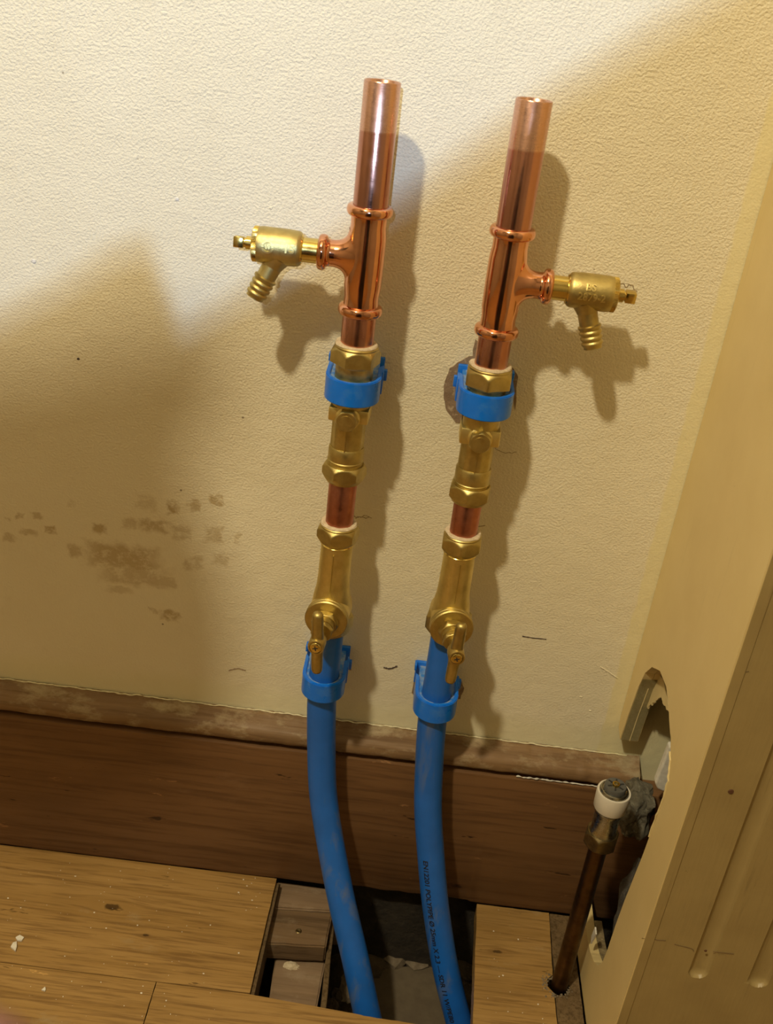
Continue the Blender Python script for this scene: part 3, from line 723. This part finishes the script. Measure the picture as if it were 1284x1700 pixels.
def service_valve(X, z_nut1, z_clip, z_wing, z_plug, z_col, z_nut2, lab, rz=0, hr=0):
    """brass valve: nut, collar (inside the clip), winged block with hex plug, ribbed body, lower nut"""
    Y = -.042; zb = z_nut2[0]; t = thing('service_valve', lab, 'valve', (X, Y, zb), rz); O = -zb
    b = new(); lathe(b, [(.0140, z_wing[1]+O), (.0140, z_nut1[0]+O+.001)], ID, 48); 
    obj('collar', b, BRASS, t)
    b = new(); hexnut(b, z_nut1[0]+O, z_nut1[1]+O-.002, .0325, ID, .0020, hr, ends=(0, 1)); lathe(b, [(.0158, z_nut1[1]+O-.0035), (.0160, z_nut1[1]+O-.0010), (.0150, z_nut1[1]+O), (.0130, z_nut1[1]+O)], ID, 48)
    lathe(b, [(.0145, z_nut1[0]+O-.0016), (.0150, z_nut1[0]+O-.0004), (.0150, z_nut1[0]+O+.001)], ID, 48); n_ = obj('nut', b, BRASS, t)
    b = new(); ptf(b, .0121, z_nut1[1]+O+.0002, X*100); obj('jointing_paste', b, PUTTY, n_)
    b = new()                                                # body with vertical facets
    lathe(b, [(.0128, z_col[1]+O-.001), (.0127, z_wing[0]+O), (.0130, z_wing[1]+O+.004)], ID, 56, lambda a, r, z: r*(1-.035*(1 if (a % (PI/4)) > PI/8 else 0)))
    lathe(b, [(.0132, z_col[0]+O-.003), (.0137, z_col[0]+O-.001), (.0137, z_col[1]+O-.0012), (.0129, z_col[1]+O+.0005)], ID, 56)
    lathe(b, [(.0131, z_nut2[1]+O-.001), (.0131, z_col[0]+O)], ID, 48)
    for zz in (z_col[0]-.0018,): lathe(b, [(.0133, zz+O-.0012), (.0141, zz+O), (.0133, zz+O+.0012)], ID, 48, caps=False)
    box(b, (0, -.0130, (z_col[1]+z_wing[0])/2+O), (.0007, .0008, abs(z_wing[0]-z_col[1])), ID)   # casting seam
    obj('body', b, BRASS, t, 30)
    zc = (z_wing[0]+z_wing[1])/2+O; b = new(); box(b, (0, 0, zc), (.0300, .0215, z_wing[1]-z_wing[0]), ID, .0014); obj('wing_block', b, SATIN, t, 40)
    M = frame((0, 0, z_plug+O), (0, -1, 0)); b = new(); lathe(b, [(.0092, .004), (.0092, .0125), (.0082, .0134), (.0066, .0136)], M, 36); obj('plug_boss', b, SATIN, t, 40); b = new(); hexnut(b, .0138, .0200, .0152, M, .0011, PI/6 if X < 0 else .1, 60, (0, 1)); lathe(b, [(.0060, .0120), (.0060, .0140)], M, 24); lathe(b, [(.0052, .0198), (.0050, .0202)], M, 24); obj('hex_plug', b, BRASS, t, 30)
    b = new(); hexnut(b, z_nut2[0]+O+.002, z_nut2[1]+O, .0300, ID, .0018, hr+.1, ends=(1, 1)); lathe(b, [(.0125, z_nut2[0]+O), (.0138, z_nut2[0]+O+.0006), (.0145, z_nut2[0]+O+.003)], ID, 48); obj('nut', b, BRASS, t)
    return t

def stop_tap(X, z_nut3, z_v, z_low, lab, rz, lean=0, hr=0, spin=0):
    """wheel-less stop tap: compression nut, body, horizontal bonnet with disc, gland nuts, T handle, lower nut"""
    Y = -.042; t = thing('stop_tap', lab, 'valve', (X, Y, z_low[0])); O = -z_low[0]
    b = new(); hexnut(b, z_nut3[0]+O, z_nut3[1]+O-.002, .0302, ID, .0019, hr, ends=(1, 1)); lathe(b, [(.0146, z_nut3[1]+O-.0035), (.0148, z_nut3[1]+O-.0010), (.0140, z_nut3[1]+O), (.0120, z_nut3[1]+O)], ID, 48); n_ = obj('nut', b, BRASS, t)
    b = new(); ptf(b, .0110, z_nut3[1]+O+.0002, X*100+3); obj('jointing_paste', b, PUTTY, n_)
    b = new(); lathe(b, [(.0128, z_nut3[0]+O-.0030), (.0137, z_nut3[0]+O-.0022), (.0130, z_nut3[0]+O-.0014), (.0138, z_nut3[0]+O-.0006), (.0138, z_nut3[0]+O+.001)], ID, 48); obj('thread_ring', b, BRASS_MACH, t)
    R = Matrix.Rotation(rz, 4, 'Z')
    zt, zv = z_nut3[0]-.002+O, z_v+O
    b = new(); lathe(b, [(.0150, z_low[1]+O-.001), (.0155, zv-.014), (.0160, zv-.006), (.0160, zv+.006), (.0150, zv+.014), (.0136, zv+.022), (.0131, zv+.032), (.0127, zt)], ID, 52)
    M = R @ frame((0, 0, zv), (0, -1, 0)); lathe(b, [(.0150, -.014), (.0168, -.006), (.0168, .014)], M, 52)
    obj('body', b, SATIN, t, 50)
    b = new(); box(b, (0, -.0133, (zt+zv)/2+.008), (.0006, .0009, .036), R); obj('casting_seam', b, BRASS, t)
    b = new(); lathe(b, [(.0168, .0125), (.0178, .0135), (.0178, .0158), (.0170, .0164), (.0178, .0170), (.0178, .0192), (.0170, .0200), (.008, .0203)], M, 60); obj('bonnet_disc', b, BRASS, t, 30)
    b = new(); hexnut(b, .0200, .0275, .0200, M, .0012, PI/6); lathe(b, [(.0088, .0270), (.0088, .0330)], M, 36); hexnut(b, .0330, .0385, .0165, M, .0010, .2); g_ = obj('gland_nut', b, BRASS, t, 30)
    b = new(); lathe(b, [(.0040, .0380), (.0040, .0500)], M, 24); lathe(b, [(.0046, .0440), (.0062, .0465), (.0067, .0500), (.0067, .0575), (.0062, .0590), (.0050, .0592), (.0048, .0584)], M, 36)
    obj('spindle', b, BRASS, t, 40)
    h = thing('handle', None, None); del_ = h; h.parent = t
    bpy.data.objects.remove(h)
    Mr = M @ Matrix.Rotation(spin, 4, 'Z')
    # T bar runs across the spindle, slightly tapered to rounded ends
    def bar(sgn):
        Mb = Mr @ frame((0, 0, .0520), (0, sgn, 0)); bb = new()
        lathe(bb, [(.0050, 0), (.0050, .006), (.0046, .012), (.0045, .022), (.0043, .0258), (.0036, .0276), (.0020, .0286), (.0005, .0288)], Mb, 28); return bb
    for sgn in (1, -1): obj('handle_bar', bar(sgn), BRASS, t, 50)
    b = new(); lathe(b, [(.0046, .0578), (.0046, .0594), (.0040, .0600), (.0034, .0601)], M, 28); sc_ = obj('screw', b, BRASS_MACH, t, 40)
    b = new(); box(b, (0, 0, .0600), (.0009, .0042, .0006), M @ Matrix.Rotation(.25, 4, 'Z')); box(b, (0, 0, .0600), (.0042, .0009, .0006), M @ Matrix.Rotation(.25, 4, 'Z')); obj('screw_slot', b, DARK, sc_)
    b = new(); hexnut(b, z_low[0]+O+.002, z_low[1]+O, .0345, ID, .0018, hr+.2); lathe(b, [(.0130, z_low[0]+O), (.0150, z_low[0]+O+.0008), (.0155, z_low[0]+O+.003)], ID, 48); obj('nut', b, BRASS, t).data
    return t

def pipe_clip(X, z0, z1, lab, tabside, ro=.0200, rb=.0146, wside=.0205, dust=False):
    Y = -.042; t = thing('pipe_clip', lab, 'clip', (X, 0, z0)); H = z1-z0
    # ring section around the pipe centre: outer D outline, inner bore
    def dshape(R, W, n=96, back=-.0006):
        pts = []
        for i in range(n):
            a = 2*PI*i/n; d = Vector((math.cos(a), math.sin(a)))
            if d.y <= 0: r = R
            else:
                r = 1e9
                if abs(d.x) > 1e-6: r = W/abs(d.x)
                r = min(r, (back-Y)/d.y)
            if d.y <= 0:
                k = W/R; r = 1/math.sqrt((d.x/W)**2+(d.y/R)**2)
            pts.append(Vector((d.x*r, Y+d.y*r)))
        return pts
    def ringbody(outer, inner, za, zb_, name, mat):
        b = new(); n = len(outer)
        L = [[b.verts.new((p.x, p.y, z)) for p in P] for P, z in ((outer, za), (outer, zb_), (inner, zb_), (inner, za))]
        for A, B in ((0, 1), (1, 2), (2, 3), (3, 0)):
            for i in range(n):
                j = (i+1) % n; b.faces.new((L[A][i], L[A][j], L[B][j], L[B][i]))
        bmesh.ops.recalc_face_normals(b, faces=b.faces)
        return obj(name, b, mat, t, 35)
    n = 96
    inner = [Vector((rb*math.cos(2*PI*i/n), Y+rb*math.sin(2*PI*i/n))) for i in range(n)]
    ringbody(dshape(ro-.003, wside-.003), inner, 0.002, H-.0018, 'saddle', BLUE_DUSTY)
    # closing strap: open band in front and along the sides
    o1 = dshape(ro, wside); i1 = dshape(ro-.0034, wside-.0032)
    idx = [i for i in range(n)]
    b = new(); seq = [i for i in range(n) if not (n*.155 < i < n*.345)]
    k0 = seq.index(next(i for i in seq if i >= n*.345)); seq = seq[k0:]+seq[:k0]
    L = [[b.verts.new((P[i].x, P[i].y, z-(.0030 if False else 0))) for i in seq] for P, z in ((o1, 0), (o1, H), (i1, H), (i1, 0))]
    for A, B in ((0, 1), (1, 2), (2, 3), (3, 0)):
        for i in range(len(seq)-1): b.faces.new((L[A][i], L[A][i+1], L[B][i+1], L[B][i]))
    b.faces.new([L[k][0] for k in range(4)]); b.faces.new([L[k][-1] for k in range(4)])
    bmesh.ops.recalc_face_normals(b, faces=b.faces)
    es = [e for e in b.edges if len(e.link_faces) == 2 and e.calc_face_angle(0) > 1.2]; bmesh.ops.bevel(b, geom=es, offset=.0006, segments=2, affect='EDGES')
    obj('strap', b, BLUE, t, 35)
    b = new(); box(b, (0, -.0025, H/2), (wside*2+.001, .004, H+.003), bev=.0006)
    box(b, (-tabside*(wside+.0006), -.006, H-.001), (.002, .008, .006), bev=.0005)
    obj('base_plate', b, BLUE, t, 40)
    b = new(); box(b, (tabside*(wside+.0016), -.0165, H*.62), (.0036, .0045, .0085), bev=.0006); box(b, (tabside*(wside+.0002), -.022, H*.5), (.0016, .016, H*.94), bev=.0005); obj('latch', b, BLUE, t, 40)
    return t

def column(S):
    X = S['X']; Z = lambda py, Y=-.042: zat(X, Y, py); nm = S['nm']; s = S['s']
    zt, zb = Z(S['bead'][0]), Z(S['bead'][1]); zbr = Z(S['br'])
    cyl_thing('copper_tube', X, -.042, zt-.012, Z(S['top']), .0121, S['lt'], TUBE, origin_top=True)
    press_tee(X, zt, zb, zbr, s, S['ltee'], None)
    drain_cock(X, zbr, s, S['lcock'])
    zn1 = (Z(S['n1'][1]), Z(S['n1'][0]))
    cyl_thing('copper_tube', X, -.042, zn1[1]-.004, zb+.008, .0121, S['lt2'], TUBE_BROWN)
    c1 = (zat(X, -.062, S['c1'][1]), zat(X, -.062, S['c1'][0]))
    zw = (zat(X, -.053, S['w'][1]), zat(X, -.053, S['w'][0])); zc = (zat(X, -.0555, S['col'][1]), zat(X, -.0555, S['col'][0]))
    zn2 = (Z(S['n2'][1]), Z(S['n2'][0]))
    service_valve(X, zn1, c1, zw, zat(X, -.062, S['plug']), zc, zn2, S['lsv'], S['rzs'], S['hr'])
    zn3 = (Z(S['n3'][1]), Z(S['n3'][0]))
    cyl_thing('copper_tube', X, -.042, zn3[1]-.004, zn2[0]+.004, .0110, S['lt3'], TUBE_DULL)
    pipe_clip(X, c1[0], c1[1], S['lc1'], S['tab1'], .0205, .0142, .0205)
    zv = zat(X, -.062, S['disc']); zl = (Z(S['n4'][1]), Z(S['n4'][0]))
    stop_tap(X, zn3, zv, zl, S['lst'], S['rz'], 0, S['hr'], S.get('spin', 0))
    c2 = (zat(X, -.061, S['c2'][1]), zat(X, -.061, S['c2'][0]))
    pipe_clip(X, c2[0], c2[1], S['lc2'], S['tab2'], .0190, .0131, .0187)
    # blue pipe
    P = [Vector((X, -.042, zl[0]+.004)), Vector((X, -.042, (zl[0]+c2[0])/2)), Vector((X, -.042, c2[0]-.01))]+[at(x, y, 1, Y) for x, y, Y in S['path']]
    P = spline(P, 10); t = thing('blue_pipe', S['lbp'], 'pipe', (P[-1].x, P[-1].y, P[-1].z)); b = new()
    Q = [p-t.location for p in P]; tube(b, Q, .0128, 40); obj('pipe_wall', b, BLUE_PIPE, t, 60)
    return t, Q
L = dict(X=-.0362, s=-1, nm='left', top=134, bead=(349, 514), br=427, n1=(571, 601), c1=(637, 677), w=(680, 703), plug=702, col=(752, 770), n2=(768, 797), n3=(868, 896), disc=1031, n4=(1015, 1045), c2=(1139, 1168), rzs=-.06, rz=-.10, hr=.25, spin=.06, tab1=1, tab2=1,
    path=[(534, 1250, -.0435), (537, 1320, -.048), (549, 1400, -.060), (567, 1493, -.080), (589, 1587, -.102), (609, 1680, -.122), (628, 1760, -.138)],
    lt='upright open copper tube at the top of the left pipe run', ltee='shiny copper press tee of the left run, its branch pointing left', lcock='brass drain cock pointing left, marked 15 with a round emblem',
    lt2='short copper tube under the left tee, going into a brass nut', lsv='brass valve of the left run with a hexagonal plug below the upper blue clip', lt3='short tarnished copper tube between two brass nuts of the left run',
    lc1='upper blue pipe clip of the left run, around the brass valve', lst='left brass stop tap, its T handle hiding part of the blue pipe', lc2='lower blue pipe clip of the left run, around the blue pipe above the skirting',
    lbp='left blue plastic water pipe, unprinted, bending down into the floor hole')
Rr = dict(X=.0622, s=1, nm='right', top=165, bead=(385, 549), br=467, n1=(607, 637), c1=(660, 700), w=(714, 741), plug=737, col=(787, 807), n2=(802, 831), n3=(884, 912), disc=1045, n4=(1016, 1048), c2=(1172, 1202), rzs=0, rz=.10, hr=.05, spin=-.03, tab1=-1, tab2=1,
    path=[(713, 1267, -.043), (711, 1342, -.048), (715.5, 1416, -.055), (722, 1491, -.064), (733, 1568, -.075), (744, 1625, -.085), (758, 1681, -.096), (776, 1750, -.110)],
    lt='upright open copper tube at the top of the right pipe run', ltee='shiny copper press tee of the right run, its branch pointing right', lcock='brass drain cock pointing right, marked BS 2879-2',
    lt2='short copper tube under the right tee, in front of the bare plaster scar', lsv='brass valve of the right run with a hexagonal plug below the upper blue clip', lt3='short tarnished copper tube between two brass nuts of the right run',
    lc1='upper blue pipe clip of the right run, over the scar of bare plaster', lst='right brass stop tap, its T handle in front of the lower clip', lc2='lower blue pipe clip of the right run, around the blue pipe above the moulding',
    lbp='right blue plastic water pipe with black printing, going down the floor hole')
column(L); bp, Q = column(Rr)

# printing along the right blue pipe
tb = text_mesh('EN12201 POLYPIPE \u00d8 25mm X 2.3 \u2014 SDR 11 W/PE80 EN', .0066, .00006)
xsq = [v.co.x for v in tb.verts]; u0, u1 = min(xsq), max(xsq)
cum = [0]
for a, c_ in zip(Q, Q[1:]): cum.append(cum[-1]+(c_-a).length)
def pt_at(d):
    for i in range(len(Q)-1):
        if cum[i+1] >= d or i == len(Q)-2:
            k = (d-cum[i])/(cum[i+1]-cum[i]); return Q[i].lerp(Q[i+1], k), (Q[i+1]-Q[i]).normalized()
tgt = zat(.0622, -.06, 1417)-bp.location.z
d0 = next(cum[i] for i in range(len(Q)) if Q[i].z < tgt)
for v in tb.verts:
    u, tt, h = v.co; p, tn = pt_at(d0+(u-u0)*1.18)
    x = Vector((1, 0, 0)); x = (x-tn*x.dot(tn)).normalized(); fwd = tn.cross(x); fwd = fwd if fwd.y < 0 else -fwd
    a = (tt/.0128)-.42
    v.co = p+(x*math.sin(a)+fwd*math.cos(a))*(.01300+h)
obj('printed_text', tb, BLACK_INK, bp, None)

# ------------------------------------------------------------------ capped brown pipe at the right
X3, Y3 = .2145, -.104; Z3 = lambda py, dy=0: zat(X3, Y3-dy, py)
t = thing('capped_pipe', 'brown old copper pipe rising from the floor beside the casing', 'pipe', (X3, Y3, -.06))
b = new(); lathe(b, [(.0078, 0), (.0078, Z3(1402)+.06)], ID, 36); obj('pipe_wall', b, COPPER_OLD, t)
zn = (Z3(1400), Z3(1379)); t = thing('capped_fitting', 'dull brass compression fitting with a white collar on the brown pipe', 'pipe fitting', (X3, Y3, zn[0])); O = -zn[0]
b = new(); hexnut(b, 0, zn[1]+O, .0262, ID, .0016, .35); obj('nut', b, BRASS_OLD, t)
zw0, zw1 = Z3(1340), Z3(1313)
b = new(); lathe(b, [(.0118, zn[1]+O-.001), (.0109, zn[1]+O+.002), (.0107, zn[1]+O+.006), (.0110, zw0+O-.006), (.0120, zw0+O-.004), (.0120, zw0+O-.002), (.0112, zw0+O-.0015), (.0118, zw0+O+.002)], ID, 44); obj('body', b, CHROME_DIRTY, t)
b = new(); hollow(b, [(.0132, zw0+O), (.0137, zw0+O+.001), (.0141, zw1+O-.001), (.0137, zw1+O)], [(.0118, zw0+O), (.0122, zw1+O)], ID, 48); obj('white_collar', b, WHITE_PL, t)
b = new(); lathe(b, [(.0119, zw1+O-.004), (.0119, zw1+O+.0012), (.0112, zw1+O+.0022), (.0104, zw1+O+.0024), (.0100, zw1+O+.0020)], ID, 44); obj('chrome_ring', b, CHROME_DIRTY, t)
ztp = zw1+O+.0065
b = new(); lathe(b, [(.0090, zw1+O+.001), (.0092, ztp-.001), (.0086, ztp), (.0045, ztp), (.0040, ztp-.0004)], ID, 44); cap = obj('grey_cap', b, GREY_PL, t)
b = new()
for k in range(6):
    a = k*PI/3+.3; box(b, (.0054, 0, ztp+.0001), (.0036, .0014, .0004), Matrix.Rotation(a, 4, 'Z'))
obj('slot', b, DARK, cap, None)
b = new(); hollow(b, [(.0030, ztp-.003), (.0030, ztp+.0016)], [(.0019, ztp-.003), (.0019, ztp+.0016)], ID, 24); obj('brass_centre', b, BRASS_MACH, cap)

# ------------------------------------------------------------------ litter on the floor
def flake(px, py, pts, h, lab, seed, name='plaster_flake'):
    c = at(px, py, 2, 0); b = new(); P = []
    for x, y in pts: p = at(px+x, py+y, 2, 0); P.append(Vector((p.x, p.y, 0))-Vector((c.x, c.y, 0)))
    prism(b, P, (0, 0, h)); o = obj(name, b, PLASTER, None, None); o.location = (c.x, c.y, .0003); o.rotation_euler = (.0, .0, 0)
    return tag(o, lab, 'flake')
flake(33, 1559, [(-7, -1), (0, -5), (7, -1), (3, 5), (-4, 4)], .0015, 'white plaster flake near the left frame edge, the rear one of a pair', 1)
flake(23, 1573, [(-5, 1), (-1, -6), (5, -8), (5, 1), (3, 8)], .0018, 'white pointed plaster flake near the left frame edge, the front one of a pair', 2)
flake(73, 1644, [(-4, 1), (2, -4), (3, 0), (2, 3)], .0014, 'small white plaster crumb alone on the front floor board', 3)
b = new(); rnd = random.Random(3)
for i in range(260):
    px = rnd.uniform(0, 960); py = rnd.uniform(1440, 1700) if rnd.random() < .75 else rnd.uniform(1380, 1520)
    p = at(px, py, 2, 0)
    if p.y > -.022 or (-.075 < p.x < .142 and p.y > -.165) or (p.x > .2 and p.y > -.15): continue
    r = rnd.choice((.0002, .0003, .0003, .0004, .0006)); q = bmesh.ops.create_icosphere(b, subdivisions=1, radius=r, matrix=Matrix.Translation((p.x, p.y, r*.3)) @ Matrix.Diagonal((rnd.uniform(.7, 2), rnd.uniform(.7, 1.6), .6, 1)))
tag(obj('floor_crumbs', b, PLASTER, None, None), 'fine plaster dust and crumbs scattered over the wooden floor boards', 'dust', kind='stuff')
b = new()
for i in range(130):
    a = rnd.uniform(0, 2*PI); rr = .0085+abs(rnd.gauss(0, .004)); x, y = X3+rr*math.cos(a)-.003, Y3+rr*math.sin(a)-.002
    if x > .226: continue
    r = rnd.uniform(.0004, .0013); bmesh.ops.create_icosphere(b, subdivisions=1, radius=r, matrix=Matrix.Translation((x, y, -.0005+r*.4)) @ Matrix.Diagonal((1, rnd.uniform(.6, 1.5), .7, 1)))
tag(obj('grit', b, STONE, None, None), 'grey grit heaped round the foot of the brown pipe', 'grit', kind='stuff')

# ------------------------------------------------------------------ hand of the photographer, blurred, just inside the lower left corner
SKIN = NT('skin').out((.20, .095, .085), .5, Subsurface_Weight=.1)
def skin_obj(name, verts, edges, radii, mat, root=0, parent=None):
    me = bpy.data.meshes.new(name); me.from_pydata([tuple(v) for v in verts], edges, []); o = bpy.data.objects.new(name, me); COL.objects.link(o)
    bb = new(); bb.from_mesh(me); ly = bb.verts.layers.skin.verify(); bb.verts.ensure_lookup_table()
    for i, r in enumerate(radii): bb.verts[i][ly].radius = (r, r) if not isinstance(r, tuple) else r; bb.verts[i][ly].use_root = (i == root)
    bb.to_mesh(me); bb.free()
    o.modifiers.new('skin', 'SKIN'); s_ = o.modifiers.new('sub', 'SUBSURF'); s_.levels = 2; s_.render_levels = 2
    dg = bpy.context.evaluated_depsgraph_get(); m2 = bpy.data.meshes.new_from_object(o.evaluated_get(dg)); 
    for p in m2.polygons: p.use_smooth = True
    m2.materials.clear(); m2.materials.append(mat)
    bpy.data.objects.remove(o); o = bpy.data.objects.new(name, m2); COL.objects.link(o)
    if parent: o.parent = parent
    return o
def cp(px, py, d): return CAM+ray(px, py)*d           # point at depth d in front of the lens
V = []; Eg = []; Rd = []
def addv(p, r, prev=None):
    V.append(p); Rd.append(r)
    if prev is not None: Eg.append((prev, len(V)-1))
    return len(V)-1
wrist = addv(cp(-900, 2900, .150), .027)
fore = addv(cp(-1400, 3500, .20), .034, wrist); addv(cp(-1800, 4000, .26), .040, fore)
palm = addv(cp(-640, 2500, .135), (.036, .016), wrist)
palm2 = addv(cp(-480, 2250, .122), (.038, .014), palm)
tips = [((26, 1722), (-110, 1900), (-330, 2130)), ((-290, 1760), (-380, 1960), (-470, 2110)), ((-520, 1790), (-570, 1980), (-620, 2120)), ((-740, 1880), (-760, 2050), (-760, 2170))]
for k, (a, c_, d) in enumerate(tips):
    kn = addv(cp(*d, .106+.002*k), .0092, palm2); mid = addv(cp(*c_, .103+.003*k), .0098, kn); addv(cp(*a, .101+.004*k), .0094, mid)
th = addv(cp(-330, 2560, .10), .011, palm); th2 = addv(cp(-120, 2330, .096), .0100, th); addv(cp(60, 2150, .094), .0082, th2)
try:
    hand = skin_obj('hand', V, Eg, Rd, SKIN); tag(hand, 'out-of-focus hand of the person taking the picture, fingertip in the bottom left corner', 'hand')
except Exception as ex: print('HAND', ex)

# ------------------------------------------------------------------ added unseen board behind the viewpoint, shaped to cut off the head torch beam
yb = -.85
edge = [(1500, -240), (1130, 2), (900, 145), (690, 300), (560, 382), (302, 532), (270, 455), (245, 388), (190, 402), (100, 458), (-20, 520), (-400, 720)]
P = []
for x, y in edge:
    wp = at(x, y, 1, 0); k = (yb-wp.y)/(HEAD.y-wp.y); P.append(wp.lerp(HEAD, k))
P += [Vector((P[-1].x-.10, yb, P[-1].z-.12)), Vector((P[-1].x-.12, yb, .12)), Vector((P[0].x+.10, yb, .12)), Vector((P[0].x+.09, yb, P[-1].z-.05))]
b = new(); prism(b, P, (0, -.006, 0)); tag(obj('light_blocker', b, DARK, None, None), 'added dark light blocker behind the viewpoint, unseen, cutting off the torch beam', 'panel')

# second added light blocker, unseen, further to the left, between the room lamp and the wall: it shades the left part of the wall
P = []; LW = Vector(WARM)
for x, y in [(-500, 640), (60, 590), (240, 545), (395, 530), (385, 620), (335, 720), (300, 800), (350, 880), (385, 1000), (385, 1150), (340, 1290), (230, 1370), (60, 1390), (-500, 1370)]:
    P.append(at(x, y, 1, 0).lerp(LW, .46))
yc = sum(p.y for p in P)/len(P)
for p in P: p.y = yc
b = new(); prism(b, P, (0, -.004, 0)); tag(obj('light_blocker', b, DARK, None, None), 'second added light blocker left of the viewpoint, unseen, shading the left wall', 'panel')
